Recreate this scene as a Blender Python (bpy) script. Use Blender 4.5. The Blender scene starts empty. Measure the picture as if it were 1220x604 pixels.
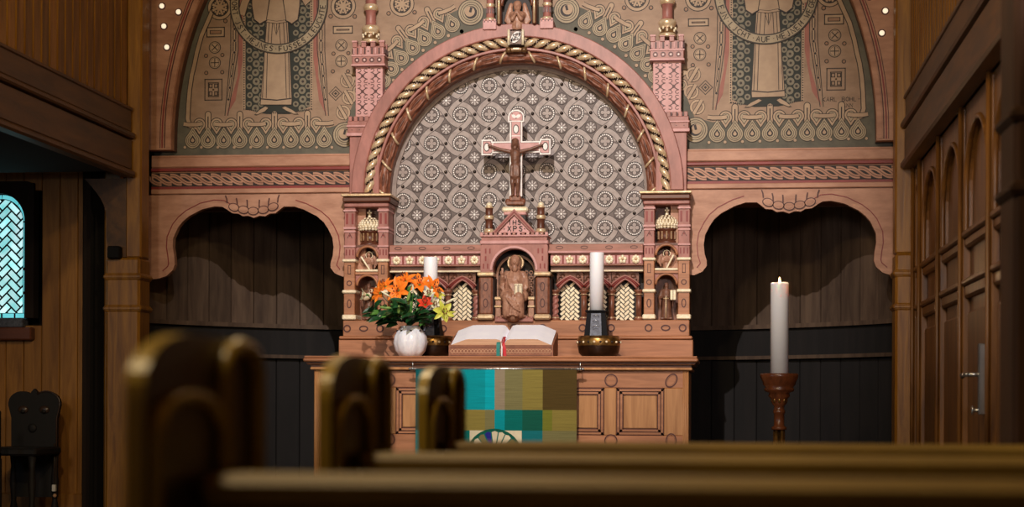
import bpy, bmesh, math, random
from math import pi, sin, cos, tan, atan, atan2, sqrt, radians
from mathutils import Vector, Matrix

# ---------------------------------------------------------------- camera, exposure, world, lights
FPX = 2150.0                       # focal length in pixels of the 1220x604 frame
YAW = atan(255.0 / FPX)
ROLL = 0.004
CAM = Vector((1.36, -10.75, 0.725))
R0 = Vector((cos(YAW), sin(YAW), 0)); FW = Vector((-sin(YAW), cos(YAW), 0)); UP0 = Vector((0, 0, 1))
RT = R0 * cos(ROLL) + UP0 * sin(ROLL); UPV = -R0 * sin(ROLL) + UP0 * cos(ROLL)
sc = bpy.context.scene
cd = bpy.data.cameras.new('camera'); co = bpy.data.objects.new('camera', cd); sc.collection.objects.link(co)
co.matrix_world = Matrix(((RT.x, UPV.x, -FW.x, CAM.x), (RT.y, UPV.y, -FW.y, CAM.y), (RT.z, UPV.z, -FW.z, CAM.z), (0, 0, 0, 1)))
cd.sensor_fit = 'HORIZONTAL'; cd.sensor_width = 36.0; cd.lens = 36.0 * FPX / 1220.0
cd.shift_x = 0.0; cd.shift_y = 178.0 / 1220.0
cd.clip_start = 0.05; cd.clip_end = 100
cd.dof.use_dof = True; cd.dof.focus_distance = 11.6; cd.dof.aperture_fstop = 3.0
sc.camera = co
sc.view_settings.view_transform = 'Standard'; sc.view_settings.look = 'None'
sc.view_settings.exposure = 0.0; sc.view_settings.gamma = 1.0
sc.view_settings.use_curve_mapping = False
wd = bpy.data.worlds.new('world'); sc.world = wd; wd.use_nodes = True
wd.node_tree.nodes['Background'].inputs[0].default_value = (0.5, 0.6, 0.8, 1)
wd.node_tree.nodes['Background'].inputs[1].default_value = 0.02

def lamp(name, kind, loc, target, energy, col, size=0.1, angle=60, blend=0.4, sizey=None):
    l = bpy.data.lights.new(name, kind); o = bpy.data.objects.new(name, l); sc.collection.objects.link(o)
    o.location = loc; l.energy = energy; l.color = col
    if kind == 'SPOT':
        l.spot_size = radians(angle); l.spot_blend = blend; l.shadow_soft_size = size
    elif kind == 'AREA':
        l.size = size
        if sizey: l.shape = 'RECTANGLE'; l.size_y = sizey
    else:
        l.shadow_soft_size = size
    if target is not None:
        o.rotation_euler = (Vector(target) - Vector(loc)).to_track_quat('-Z', 'Y').to_euler()
    return o
lamp('altar_spot_light', 'SPOT', (0.15, -5.6, 5.1), (0.05, 1.0, 1.95), 1500, (1.0, 0.93, 0.90), 0.03, 40, 0.75)
lamp('side_spot_light', 'SPOT', (-1.9, -6.5, 2.25), (-1.5, 1.6, 1.75), 200, (1.0, 0.82, 0.62), 0.3, 54, 0.9)
lamp('side_spot_light', 'SPOT', (1.9, -6.5, 2.25), (1.5, 1.4, 1.65), 270, (1.0, 0.88, 0.84), 0.3, 54, 0.9)
lamp('nave_warm_light', 'POINT', (0.0, -8.6, 4.4), None, 330, (1.0, 0.78, 0.44), 0.15)
lamp('nave_warm_light', 'POINT', (0.3, -4.2, 3.4), None, 95, (1.0, 0.76, 0.42), 0.12)  # extra unseen source, added to brighten the wall under the left gallery
lamp('window_daylight', 'AREA', (-4.9, -7.2, 2.2), (0, -7.4, 0.6), 90, (0.6, 0.82, 1.0), 1.0, sizey=1.6)

# ---------------------------------------------------------------- photo pixel -> place, at a chosen depth plane
def P(px, py, Y):
    d = FW + RT * ((px - 610) / FPX) + UPV * ((480 - py) / FPX)
    t = (Y - CAM.y) / d.y
    return (CAM.x + d.x * t, CAM.z + d.z * t)
def X(px, Y, py=300): return P(px, py, Y)[0]
def Z(py, Y, px=613): return P(px, py, Y)[1]
def HX(a, b, Y): return (X(b, Y) - X(a, Y)) / 2

# ---------------------------------------------------------------- materials
def srgb(r, g, b):
    f = lambda c: (c / 255 / 12.92) if c / 255 <= 0.04045 else ((c / 255 + 0.055) / 1.055) ** 2.4
    return (f(r), f(g), f(b), 1)
MATS = {}
def mat(name, c, rough=0.5, metal=0.0, c2=None, scale=(8, 8, 8), bump=0.0, island=0.0, spec=0.5, emit=None, estr=0, sss=0, detail=4, dist=0.0, trans=0):
    m = bpy.data.materials.new(name); m.use_nodes = True; nt = m.node_tree; b = nt.nodes['Principled BSDF']
    b.inputs['Roughness'].default_value = rough; b.inputs['Metallic'].default_value = metal
    b.inputs['Specular IOR Level'].default_value = spec
    c = srgb(*c); c2 = srgb(*c2) if c2 else tuple(min(1, v * 0.72) for v in c[:3]) + (1,)
    tc = nt.nodes.new('ShaderNodeTexCoord'); mp = nt.nodes.new('ShaderNodeMapping'); mp.inputs['Scale'].default_value = scale
    nz = nt.nodes.new('ShaderNodeTexNoise'); nz.inputs['Scale'].default_value = 1.0; nz.inputs['Detail'].default_value = detail
    nz.inputs['Roughness'].default_value = 0.62; nz.inputs['Distortion'].default_value = dist
    nt.links.new(tc.outputs['Object'], mp.inputs['Vector']); nt.links.new(mp.outputs[0], nz.inputs['Vector'])
    cr = nt.nodes.new('ShaderNodeValToRGB'); cr.color_ramp.elements[0].position = 0.32; cr.color_ramp.elements[1].position = 0.68
    cr.color_ramp.elements[0].color = c2; cr.color_ramp.elements[1].color = c
    nt.links.new(nz.outputs['Fac'], cr.inputs[0]); out = cr.outputs[0]
    if island:
        g = nt.nodes.new('ShaderNodeNewGeometry'); mr = nt.nodes.new('ShaderNodeMapRange')
        mr.inputs['To Min'].default_value = 1 - island; mr.inputs['To Max'].default_value = 1 + island
        nt.links.new(g.outputs['Random Per Island'], mr.inputs['Value'])
        mx = nt.nodes.new('ShaderNodeVectorMath'); mx.operation = 'SCALE'
        nt.links.new(out, mx.inputs[0]); nt.links.new(mr.outputs[0], mx.inputs['Scale']); out = mx.outputs[0]
    nt.links.new(out, b.inputs['Base Color'])
    if bump:
        bp = nt.nodes.new('ShaderNodeBump'); bp.inputs['Strength'].default_value = bump; bp.inputs['Distance'].default_value = 0.004
        nt.links.new(nz.outputs['Fac'], bp.inputs['Height']); nt.links.new(bp.outputs[0], b.inputs['Normal'])
    if emit:
        b.inputs['Emission Color'].default_value = srgb(*emit); b.inputs['Emission Strength'].default_value = estr
        if island: nt.links.new(out, b.inputs['Emission Color'])
    if sss:
        b.inputs['Subsurface Weight'].default_value = sss; b.inputs['Subsurface Radius'].default_value = (0.06, 0.035, 0.02); b.inputs['Subsurface Scale'].default_value = 1.0
    if trans: b.inputs['Transmission Weight'].default_value = trans
    MATS[name] = m; return m
mat('glow_knob', (255, 240, 214), 0.4, emit=(255, 232, 200), estr=0.9)  # even glow set on the round knobs of the chancel arch
VG = (26, 26, 2.2); HG = (2.2, 26, 26)          # vertical / horizontal grain
mat('pink_wood', (178, 116, 105), 0.45, c2=(142, 88, 77), scale=(14, 14, 5), bump=0.15)
mat('pink_wood_h', (176, 118, 100), 0.45, c2=(138, 88, 70), scale=(4, 14, 20), bump=0.15)
mat('pink_wood_warmlit', (194, 144, 116), 0.5, c2=(160, 110, 84), scale=(5, 14, 16), bump=0.15)  # browner copy of the pink wood; warm light at the sides put into colour
mat('dark_post', (66, 40, 20), 0.7, c2=(44, 26, 14), scale=VG, spec=.2)
mat('pink_pale', (212, 160, 156), 0.5, c2=(190, 136, 130), scale=(14, 14, 8))
mat('red_line', (138, 40, 34), 0.45)
mat('dark_line', (38, 24, 20), 0.6)
mat('brown_line', (74, 46, 32), 0.6)
mat('ring_brown', (78, 28, 20), 0.5)
mat('gold', (238, 216, 182), 0.28, 0.35, c2=(206, 172, 128), scale=(30, 30, 30))
mat('gold_pale', (250, 240, 214), 0.35, 0.1, c2=(232, 212, 172), scale=(40, 40, 40))
mat('gold_dark', (136, 100, 62), 0.35, 0.3, c2=(86, 58, 36), scale=(30, 30, 30))
mat('brown_carved', (150, 94, 70), 0.42, c2=(98, 56, 40), scale=(40, 40, 20), bump=0.4)
mat('oak', (186, 126, 88), 0.42, c2=(148, 95, 62), scale=HG, bump=0.15, dist=0.6)
mat('oak_v', (196, 142, 92), 0.42, c2=(160, 108, 64), scale=VG, bump=0.15, dist=0.6)
mat('oak_dark', (110, 62, 42), 0.4, c2=(82, 44, 30), scale=HG)
mat('statue', (190, 144, 118), 0.42, 0.0, c2=(140, 96, 76), scale=(30, 30, 30))
mat('statue_dark', (134, 92, 72), 0.42, 0.0, c2=(92, 58, 44), scale=(30, 30, 30))
mat('panel_ground', (112, 98, 92), 0.55, c2=(92, 76, 72), scale=(20, 20, 20))
mat('panel_band', (172, 158, 150), 0.5, c2=(148, 132, 126), scale=(26, 26, 26))
mat('panel_star', (204, 194, 188), 0.5)
mat('panel_white', (252, 246, 240), 0.5)
mat('tan_ground', (168, 138, 112), 0.6, c2=(142, 114, 90), scale=(6, 6, 12), bump=0.1)
mat('tan_light', (184, 156, 126), 0.6, c2=(162, 134, 108), scale=(8, 8, 8))
mat('tan_drop', (176, 158, 128), 0.6, c2=(150, 132, 106), scale=(12, 12, 12))
mat('tan_deep', (156, 120, 92), 0.6, c2=(136, 100, 76), scale=(8, 8, 8))
mat('grey_green', (104, 98, 82), 0.65, c2=(78, 76, 64), scale=(9, 9, 9), bump=0.1)
mat('mantle_dark', (38, 42, 34), 0.65)
mat('mantle_disc', (132, 122, 100), 0.6)
mat('rose_strip', (164, 100, 84), 0.6)
mat('line_brown', (52, 38, 26), 0.6)
mat('gallery_wood', (158, 106, 36), 0.5, c2=(104, 66, 18), scale=(22, 22, 2.0), bump=0.2, island=0.3, dist=0.5)
mat('gallery_board', (98, 62, 22), 0.5, c2=(62, 38, 14), scale=(14, 2.0, 14), bump=0.2, dist=0.5)
mat('post_wood', (164, 114, 38), 0.4, c2=(118, 76, 22), scale=VG, bump=0.2, dist=0.6)
mat('panelling_wood', (128, 84, 34), 0.42, c2=(80, 48, 18), scale=(18, 18, 2.0), bump=0.15, dist=0.5)
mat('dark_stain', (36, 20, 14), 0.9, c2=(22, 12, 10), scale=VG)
mat('wall_boards', (176, 122, 54), 0.5, c2=(130, 84, 34), scale=(20, 20, 1.8), bump=0.2, island=0.12, dist=0.8)
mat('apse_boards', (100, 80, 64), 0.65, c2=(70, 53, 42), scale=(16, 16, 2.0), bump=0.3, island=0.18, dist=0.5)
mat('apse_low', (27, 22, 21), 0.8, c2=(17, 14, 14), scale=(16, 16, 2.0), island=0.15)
mat('pew_wood', (138, 110, 40), 0.55, c2=(96, 72, 24), scale=(2.2, 20, 20), bump=0.1, dist=0.5)
mat('pew_end_lit', (156, 130, 40), 0.35, c2=(114, 90, 26), scale=VG)  # brighter yellow stands in for lamplight on pew-end edges and mouldings
mat('pew_dark', (44, 30, 18), 0.3, c2=(42, 26, 14), scale=VG)
mat('stone_floor', (96, 84, 70), 0.6, c2=(74, 64, 54), scale=(3, 3, 3))
mat('plaster', (150, 140, 120), 0.9, c2=(130, 120, 102), scale=(2, 2, 2))
mat('lead', (14, 20, 22), 0.6)
mat('wax', (252, 252, 255), 0.4, sss=0.04, c2=(246, 248, 255))
mat('wick', (30, 24, 20), 0.9)
mat('flame', (255, 214, 140), 0.5, emit=(255, 208, 140), estr=16)
mat('black_iron', (20, 19, 24), 0.75, c2=(12, 12, 15), spec=.2)
mat('slate', (104, 110, 128), 0.5, c2=(60, 64, 78), scale=(60, 60, 60))
mat('brass', (168, 128, 70), 0.3, 0.8, c2=(96, 68, 34), scale=(30, 30, 30))
mat('bronze', (58, 36, 22), 0.3, 0.5, c2=(36, 22, 14), scale=(30, 30, 30))
mat('stand_wood', (120, 66, 36), 0.3, c2=(78, 40, 22), scale=(30, 30, 6))
mat('paper', (250, 250, 255), 0.8, c2=(240, 240, 250))
mat('page_edge', (214, 172, 138), 0.7, c2=(170, 126, 96), scale=(3, 3, 260))
mat('book_cover', (150, 96, 68), 0.6, c2=(120, 72, 50), scale=(20, 20, 20))
mat('teal_ribbon', (0, 132, 124), 0.6); mat('red_ribbon', (200, 30, 44), 0.6); mat('white_ribbon', (236, 232, 230), 0.6)
mat('steel', (200, 200, 200), 0.25, 0.9)
mat('vase_white', (246, 247, 252), 0.22, c2=(214, 216, 226), scale=(40, 40, 12), sss=0.1)
mat('vase_dark', (44, 40, 44), 0.4)
mat('lily_orange', (255, 150, 50), 0.5, c2=(250, 118, 30), scale=(60, 60, 60), spec=0.3)
mat('lily_red', (236, 92, 60), 0.5, c2=(206, 54, 40), scale=(50, 50, 50), spec=0.3)
mat('lily_yellow', (222, 216, 92), 0.5, c2=(180, 190, 60), scale=(50, 50, 50))
mat('lily_cream', (240, 238, 214), 0.5, c2=(220, 214, 170), scale=(50, 50, 50))
mat('bud_green', (150, 176, 92), 0.5, c2=(96, 140, 60), scale=(50, 50, 50))
mat('leaf_green', (34, 84, 40), 0.4, c2=(14, 46, 24), scale=(40, 40, 40))
mat('leaf_bright', (96, 140, 60), 0.45, c2=(52, 104, 40), scale=(40, 40, 40))
mat('anther', (120, 50, 16), 0.7)

# ---------------------------------------------------------------- mesh builder
class MB:
    def __init__(s): s.v = []; s.f = []; s.m = []; s.sm = []; s.mats = []
    def mi(s, n):
        if n not in s.mats: s.mats.append(n)
        return s.mats.index(n)
    def add(s, vs, fs, m, smooth=False):
        o = len(s.v); s.v += [tuple(v) for v in vs]; k = s.mi(m)
        for f in fs: s.f.append(tuple(i + o for i in f)); s.m.append(k); s.sm.append(smooth)
    def box(s, x0, x1, y0, y1, z0, z1, m, b=0.0):
        if x0 > x1: x0, x1 = x1, x0
        if y0 > y1: y0, y1 = y1, y0
        if z0 > z1: z0, z1 = z1, z0
        b = min(b, (x1 - x0) * .3, (y1 - y0) * .3, (z1 - z0) * .3)
        if b <= 0:
            vs = [(x, y, z) for x in (x0, x1) for y in (y0, y1) for z in (z0, z1)]
            s.add(vs, [(0, 1, 3, 2), (4, 6, 7, 5), (0, 4, 5, 1), (2, 3, 7, 6), (0, 2, 6, 4), (1, 5, 7, 3)], m); return
        cx, cy, cz = (x0 + x1) / 2, (y0 + y1) / 2, (z0 + z1) / 2; hx, hy, hz = (x1 - x0) / 2, (y1 - y0) / 2, (z1 - z0) / 2
        vs = []; idx = {}
        for sx in (-1, 1):
            for sy in (-1, 1):
                for sz in (-1, 1):
                    for ax in range(3):
                        h = [hx - b, hy - b, hz - b]; h[ax] += b
                        idx[(sx, sy, sz, ax)] = len(vs); vs.append((cx + sx * h[0], cy + sy * h[1], cz + sz * h[2]))
        fs = []
        for ax in range(3):
            o1, o2 = [(1, 2), (2, 0), (0, 1)][ax]
            for sg in (-1, 1):
                q = []
                for (a, c) in ((-1, -1), (1, -1), (1, 1), (-1, 1)):
                    k = [0, 0, 0]; k[ax] = sg; k[o1] = a; k[o2] = c; q.append(idx[(k[0], k[1], k[2], ax)])
                fs.append(tuple(q if sg > 0 else q[::-1]))
        for ax in range(3):
            o1, o2 = [(1, 2), (2, 0), (0, 1)][ax]
            for a in (-1, 1):
                for c in (-1, 1):
                    k0 = [0, 0, 0]; k0[ax] = -1; k0[o1] = a; k0[o2] = c; k1 = list(k0); k1[ax] = 1
                    fs.append((idx[tuple(k0) + (o1,)], idx[tuple(k1) + (o1,)], idx[tuple(k1) + (o2,)], idx[tuple(k0) + (o2,)]))
        for sx in (-1, 1):
            for sy in (-1, 1):
                for sz in (-1, 1): fs.append(tuple(idx[(sx, sy, sz, a)] for a in range(3)))
        s.add(vs, fs, m)
    def prism(s, poly, y0, y1, m, side=None):          # poly in XZ
        n = len(poly); vs = [(x, y0, z) for x, z in poly] + [(x, y1, z) for x, z in poly]
        s.add(vs, [tuple(range(n)), tuple(range(2 * n - 1, n - 1, -1))], m)
        s.add(vs, [(i, (i + 1) % n, n + (i + 1) % n, n + i) for i in range(n)], side or m)
    def prismx(s, poly, x0, x1, m, side=None):         # poly in YZ
        n = len(poly); vs = [(x0, y, z) for y, z in poly] + [(x1, y, z) for y, z in poly]
        s.add(vs, [tuple(range(n)), tuple(range(2 * n - 1, n - 1, -1))], m)
        s.add(vs, [(i, (i + 1) % n, n + (i + 1) % n, n + i) for i in range(n)], side or m)
    def strip(s, A, B, y0, y1, m):                     # slab between two polylines of XZ points (frame pieces)
        n = len(A); vs = [(x, y0, z) for x, z in A] + [(x, y0, z) for x, z in B] + [(x, y1, z) for x, z in A] + [(x, y1, z) for x, z in B]
        fs = []
        for i in range(n - 1):
            fs += [(i, i + 1, n + i + 1, n + i), (2 * n + i, 3 * n + i, 3 * n + i + 1, 2 * n + i + 1), (i, 2 * n + i, 2 * n + i + 1, i + 1), (n + i, n + i + 1, 3 * n + i + 1, 3 * n + i)]
        fs += [(0, n, 3 * n, 2 * n), (n - 1, 3 * n - 1, 4 * n - 1, 2 * n - 1)]
        s.add(vs, fs, m)
    def tube(s, pts, r, m, n=8, smooth=True, cap=True):
        pts = [Vector(p) for p in pts]; rs = r if isinstance(r, (list, tuple)) else [r] * len(pts)
        vs = []; up = Vector((0, 0, 1))
        for i, p in enumerate(pts):
            t = (pts[min(i + 1, len(pts) - 1)] - pts[max(i - 1, 0)]).normalized()
            u = t.cross(up) if i == 0 else prev - t * prev.dot(t)
            if u.length < 1e-4: u = t.cross(Vector((1, 0, 0)))
            u.normalize(); prev = u; w = t.cross(u)
            for k in range(n):
                a = 2 * pi * k / n; vs.append(p + (u * cos(a) + w * sin(a)) * rs[i])
        fs = [(i * n + k, i * n + (k + 1) % n, (i + 1) * n + (k + 1) % n, (i + 1) * n + k) for i in range(len(pts) - 1) for k in range(n)]
        if cap: fs += [tuple(range(n))[::-1], tuple(range((len(pts) - 1) * n, len(pts) * n))]
        s.add(vs, fs, m, smooth)
    def lathe(s, prof, c, m, n=20, smooth=True, sq=False, fn=None, mm=None):       # prof: (r, z) ; c: (x, y)
        vs = []
        for (r, z) in prof:
            for k in range(n):
                a = 2 * pi * (k + (0.5 if n == 4 else 0)) / n; rr = r * (1.41421 if n == 4 else 1)
                if fn: rr *= fn(a, z)
                vs.append((c[0] + rr * cos(a), c[1] + rr * sin(a), z))
        for i in range(len(prof) - 1):
            mt = mm[i] if mm else m
            pass
        fs = [[(i * n + k, i * n + (k + 1) % n, (i + 1) * n + (k + 1) % n, (i + 1) * n + k) for k in range(n)] for i in range(len(prof) - 1)]
        o = len(s.v); s.v += vs
        for i, ff in enumerate(fs):
            k = s.mi(mm[i] if mm else m)
            for f in ff: s.f.append(tuple(j + o for j in f)); s.m.append(k); s.sm.append(smooth and n != 4)
        k = s.mi(mm[0] if mm else m)
        s.f.append(tuple(o + j for j in range(n))[::-1]); s.m.append(k); s.sm.append(False)
        k = s.mi(mm[-1] if mm else m)
        s.f.append(tuple(o + (len(prof) - 1) * n + j for j in range(n))); s.m.append(k); s.sm.append(False)
    def ball(s, c, r, m, nu=12, nv=8, smooth=True, rot=None):
        rx, ry, rz = r if isinstance(r, (tuple, list)) else (r, r, r); vs = []; fs = []
        pts = [(0, 0, -1)] + [(cos(2 * pi * k / nu) * sin(pi * j / nv), sin(2 * pi * k / nu) * sin(pi * j / nv), -cos(pi * j / nv)) for j in range(1, nv) for k in range(nu)] + [(0, 0, 1)]
        for p in pts:
            q = Vector((p[0] * rx, p[1] * ry, p[2] * rz))
            if rot: q = rot @ q
            vs.append(q + Vector(c))
        for k in range(nu):
            fs.append((0, 1 + (k + 1) % nu, 1 + k))
            for j in range(nv - 2):
                a = 1 + j * nu; fs.append((a + k, a + (k + 1) % nu, a + nu + (k + 1) % nu, a + nu + k))
            a = 1 + (nv - 2) * nu; fs.append((a + k, a + (k + 1) % nu, len(vs) - 1))
        s.add(vs, fs, m, smooth)
    def cone(s, p0, p1, r0, r1, m, n=12):              # capsule with tapered body, closed
        p0, p1 = Vector(p0), Vector(p1); t = (p1 - p0); L = t.length; t.normalize()
        pts = []; rs = []
        for j in range(4): a = pi / 2 * (1 - j / 4.0); pts.append(p0 - t * r0 * sin(a)); rs.append(max(r0 * cos(a), r0 * .05))
        pts.append(p0); rs.append(r0); pts.append(p1); rs.append(r1)
        for j in range(1, 5): a = pi / 2 * j / 4.0; pts.append(p1 + t * r1 * sin(a)); rs.append(max(r1 * cos(a), r1 * .05))
        s.tube(pts, rs, m, n)
    def sweep(s, prof, cz, a0, a1, n, m, cx=0.0, smooth=False, close=True):   # prof (radius, Y) swept round an axis along Y
        k = len(prof); vs = [(cx + r * cos(a0 + (a1 - a0) * i / n), y, cz + r * sin(a0 + (a1 - a0) * i / n)) for i in range(n + 1) for (r, y) in prof]
        fs = [(i * k + j, i * k + (j + 1) % k, (i + 1) * k + (j + 1) % k, (i + 1) * k + j) for i in range(n) for j in range(k if close else k - 1)]
        if close: fs += [tuple(range(k)), tuple(range(n * k, n * k + k))[::-1]]
        s.add(vs, fs, m, smooth)

ROOT = {}
def props(o, label=None, cat=None, group=None, kind=None):
    for k, v in (('label', label), ('category', cat), ('group', group), ('kind', kind)):
        if v: o[k] = v
    return o
def thing(name, loc, label, cat, group=None):
    o = bpy.data.objects.new(name, None); sc.collection.objects.link(o); o.location = loc; o.empty_display_size = 0.1
    ROOT[o.name] = Vector(loc); return props(o, label, cat, group)
def obj(name, mb, parent=None, loc=None, label=None, cat=None, group=None, kind=None, recalc=False):
    org = ROOT[parent.name] if parent else Vector(loc or (0, 0, 0))
    me = bpy.data.meshes.new(name); me.from_pydata([tuple(Vector(v) - org) for v in mb.v], [], mb.f)
    for n in mb.mats: me.materials.append(MATS[n])
    me.polygons.foreach_set('material_index', mb.m); me.polygons.foreach_set('use_smooth', mb.sm)
    if recalc:
        bm = bmesh.new(); bm.from_mesh(me); bmesh.ops.recalc_face_normals(bm, faces=bm.faces); bm.to_mesh(me); bm.free()
    me.update(); o = bpy.data.objects.new(name, me); sc.collection.objects.link(o)
    if parent: o.parent = parent; ROOT[o.name] = org
    else: o.location = org; ROOT[o.name] = org
    return props(o, label, cat, group, kind)
def structure(name, mb): return obj(name, mb, kind='structure')
def sculpt(name, mb, matname, parent=None, voxel=0.004, smooth=2, **kw):
    """melt the masses of a figure into one continuous carved surface"""
    o = obj(name, mb, parent, **kw)
    r = o.modifiers.new('r', 'REMESH'); r.mode = 'VOXEL'; r.voxel_size = voxel; r.use_smooth_shade = True
    q = o.modifiers.new('s', 'SMOOTH'); q.iterations = smooth; q.factor = 0.5
    dg = bpy.context.evaluated_depsgraph_get(); me = bpy.data.meshes.new_from_object(o.evaluated_get(dg))
    o.modifiers.clear(); o.data = me; me.materials.clear(); me.materials.append(MATS[matname])
    for p in me.polygons: p.use_smooth = True; p.material_index = 0
    return o
def copy_tree(o, parent=None):
    c = o.copy(); sc.collection.objects.link(c)
    if parent: c.parent = parent
    for ch in list(o.children): copy_tree(ch, c)
    return c

# ---------------------------------------------------------------- carved / painted line work on an XZ face
class Draw:
    def __init__(s, mb, Y, mirror=False, step=0.0011): s.mb = mb; s.Y = Y; s.k = -1 if mirror else 1; s.st = step
    def p(s, q, h): return (q[0] * s.k, s.Y - h * s.st, q[1])
    def stroke(s, pts, w, m, h=1, closed=False):
        n = len(pts); vs = []
        for i in range(n):
            a = pts[(i - 1) % n] if (closed or i) else pts[i]; b = pts[(i + 1) % n] if (closed or i < n - 1) else pts[i]
            t = Vector((b[0] - a[0], b[1] - a[1]))
            if t.length < 1e-9: t = Vector((1, 0))
            t.normalize(); nx, nz = -t.y, t.x
            c = 1.0
            if (closed or 0 < i < n - 1):
                e = Vector((pts[i][0] - a[0], pts[i][1] - a[1]))
                if e.length > 1e-9: c = min(1.7, 1 / max(.3, abs(e.normalized().dot(t))))
            L = (pts[i][0] + nx * w / 2 * c, pts[i][1] + nz * w / 2 * c); R = (pts[i][0] - nx * w / 2 * c, pts[i][1] - nz * w / 2 * c)
            vs += [s.p(L, h), s.p(R, h), s.p(L, 0), s.p(R, 0)]
        fs = []
        for i in range(n if closed else n - 1):
            a, b = 4 * i, 4 * ((i + 1) % n); fs += [(a, a + 1, b + 1, b), (a, b, b + 2, a + 2), (a + 1, a + 3, b + 3, b + 1)]
        s.mb.add(vs, fs, m)
    def poly(s, pts, m, h=1):
        n = len(pts); vs = [s.p(q, h) for q in pts] + [s.p(q, 0) for q in pts]
        s.mb.add(vs, [tuple(range(n))] + [(i, (i + 1) % n, n + (i + 1) % n, n + i) for i in range(n)], m)
    def circ(s, c, r, n=24, a0=0, a1=2 * pi, ry=None, rot=0):
        ry = ry or r; full = abs(a1 - a0 - 2 * pi) < 1e-6; out = []
        for i in range(n if full else n + 1):
            a = a0 + (a1 - a0) * i / n; x, z = r * cos(a), ry * sin(a)
            out.append((c[0] + x * cos(rot) - z * sin(rot), c[1] + x * sin(rot) + z * cos(rot)))
        return out
    def disc(s, c, r, m, h=1, n=20, ry=None, rot=0): s.poly(s.circ(c, r, n, ry=ry, rot=rot), m, h)
    def ring(s, c, r, w, m, h=1, n=24, ry=None, rot=0): s.stroke(s.circ(c, r, n, ry=ry, rot=rot), w, m, h, True)
    def band(s, pts, w, fill, line, h=2, lw=0.004, closed=False, groove=False):
        s.stroke(pts, w + 2 * lw, line, h, closed); s.stroke(pts, w, fill, h + 1, closed)
        if groove: s.stroke(pts, lw * .8, line, h + 1.5, closed)
    def rect(s, x0, x1, z0, z1, m, h=1): s.poly([(x0, z0), (x1, z0), (x1, z1), (x0, z1)], m, h)
    def frame(s, x0, x1, z0, z1, w, m, h=1):
        s.rect(x0, x1, z0, z0 + w, m, h); s.rect(x0, x1, z1 - w, z1, m, h); s.rect(x0, x0 + w, z0, z1, m, h); s.rect(x1 - w, x1, z0, z1, m, h)
def bez(p0, p1, p2, p3, n=12):
    return [tuple((1 - t) ** 3 * p0[k] + 3 * (1 - t) ** 2 * t * p1[k] + 3 * (1 - t) * t * t * p2[k] + t ** 3 * p3[k] for k in range(len(p0))) for t in [i / n for i in range(n + 1)]]
GL = {'A': [[(0, 0), (2, 6), (4, 0)], [(1, 2.2), (3, 2.2)]], 'B': [[(0, 0), (0, 6), (3, 6), (3.6, 4.6), (3, 3.2), (0, 3.2)], [(3, 3.2), (4, 1.6), (3, 0), (0, 0)]],
      'C': [[(4, 5), (2.6, 6), (1, 5.6), (0, 3), (1, .4), (2.6, 0), (4, 1)]], 'D': [[(0, 0), (0, 6), (2.4, 6), (4, 4), (4, 2), (2.4, 0), (0, 0)]],
      'E': [[(3.6, 6), (0, 6), (0, 0), (3.6, 0)], [(0, 3), (3, 3)]], 'F': [[(3.6, 6), (0, 6), (0, 0)], [(0, 3), (3, 3)]],
      'G': [[(4, 5), (2.6, 6), (1, 5.6), (0, 3), (1, .4), (2.6, 0), (4, 1), (4, 3), (2.4, 3)]],
      'H': [[(0, 0), (0, 6)], [(4, 0), (4, 6)], [(0, 3), (4, 3)]], 'I': [[(2, 0), (2, 6)]], 'J': [[(2.6, 6), (2.6, 1), (1.6, 0), (.4, .8)]],
      'K': [[(0, 0), (0, 6)], [(4, 6), (0, 3), (4, 0)]], 'L': [[(0, 6), (0, 0), (3.4, 0)]], 'M': [[(0, 0), (.4, 6), (2, 2), (3.6, 6), (4, 0)]],
      'N': [[(0, 0), (0, 6), (4, 0), (4, 6)]], 'O': [[(2, 0), (.4, 1.2), (0, 3), (.4, 4.8), (2, 6), (3.6, 4.8), (4, 3), (3.6, 1.2), (2, 0)]],
      'P': [[(0, 0), (0, 6), (3, 6), (4, 4.6), (3, 3), (0, 3)]], 'R': [[(0, 0), (0, 6), (3, 6), (4, 4.6), (3, 3), (0, 3)], [(2, 3), (4, 0)]],
      'S': [[(4, 5), (2.6, 6), (1, 5.6), (.4, 4.4), (3.6, 2), (3.2, .5), (1.6, 0), (0, 1)]], 'T': [[(2, 0), (2, 6)], [(0, 6), (4, 6)]],
      'U': [[(0, 6), (0, 1.4), (1.2, 0), (2.8, 0), (4, 1.4), (4, 6)]], 'V': [[(0, 6), (2, 0), (4, 6)]], 'W': [[(0, 6), (1, 0), (2, 4), (3, 0), (4, 6)]],
      'X': [[(0, 0), (4, 6)], [(0, 6), (4, 0)]], '.': [[(1.7, 2.7), (2.3, 3.3)]], '-': [[(1, 3), (3, 3)]], '1': [[(1, 5), (2, 6), (2, 0)]],
      '9': [[(0, .6), (2, 0), (4, 2), (4, 5), (2, 6), (0, 5), (.6, 3), (4, 3)]], '0': [[(2, 0), (0, 2), (0, 4), (2, 6), (4, 4), (4, 2), (2, 0)]],
      '6': [[(3.6, 5.6), (1, 5), (0, 2), (1.2, 0), (3.4, .4), (4, 2), (2.6, 3.2), (.4, 2.6)]], ' ': []}
def letters(D, text, org, h, m, hh, w=None, ang=0.0, track=1.0):
    x = 0; s = h / 6; w = w or h * .14; k = D.k
    for ch in text:
        for st in GL[ch]:
            pts = []
            for (a, b) in st:
                u, v = (x + a * s), b * s
                pts.append(((org[0] + u * cos(ang) - v * sin(ang)), org[1] + u * sin(ang) + v * cos(ang)))
            D.stroke(pts, w, m, hh)
        x += (4 + 1.6 * track) * s
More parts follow.
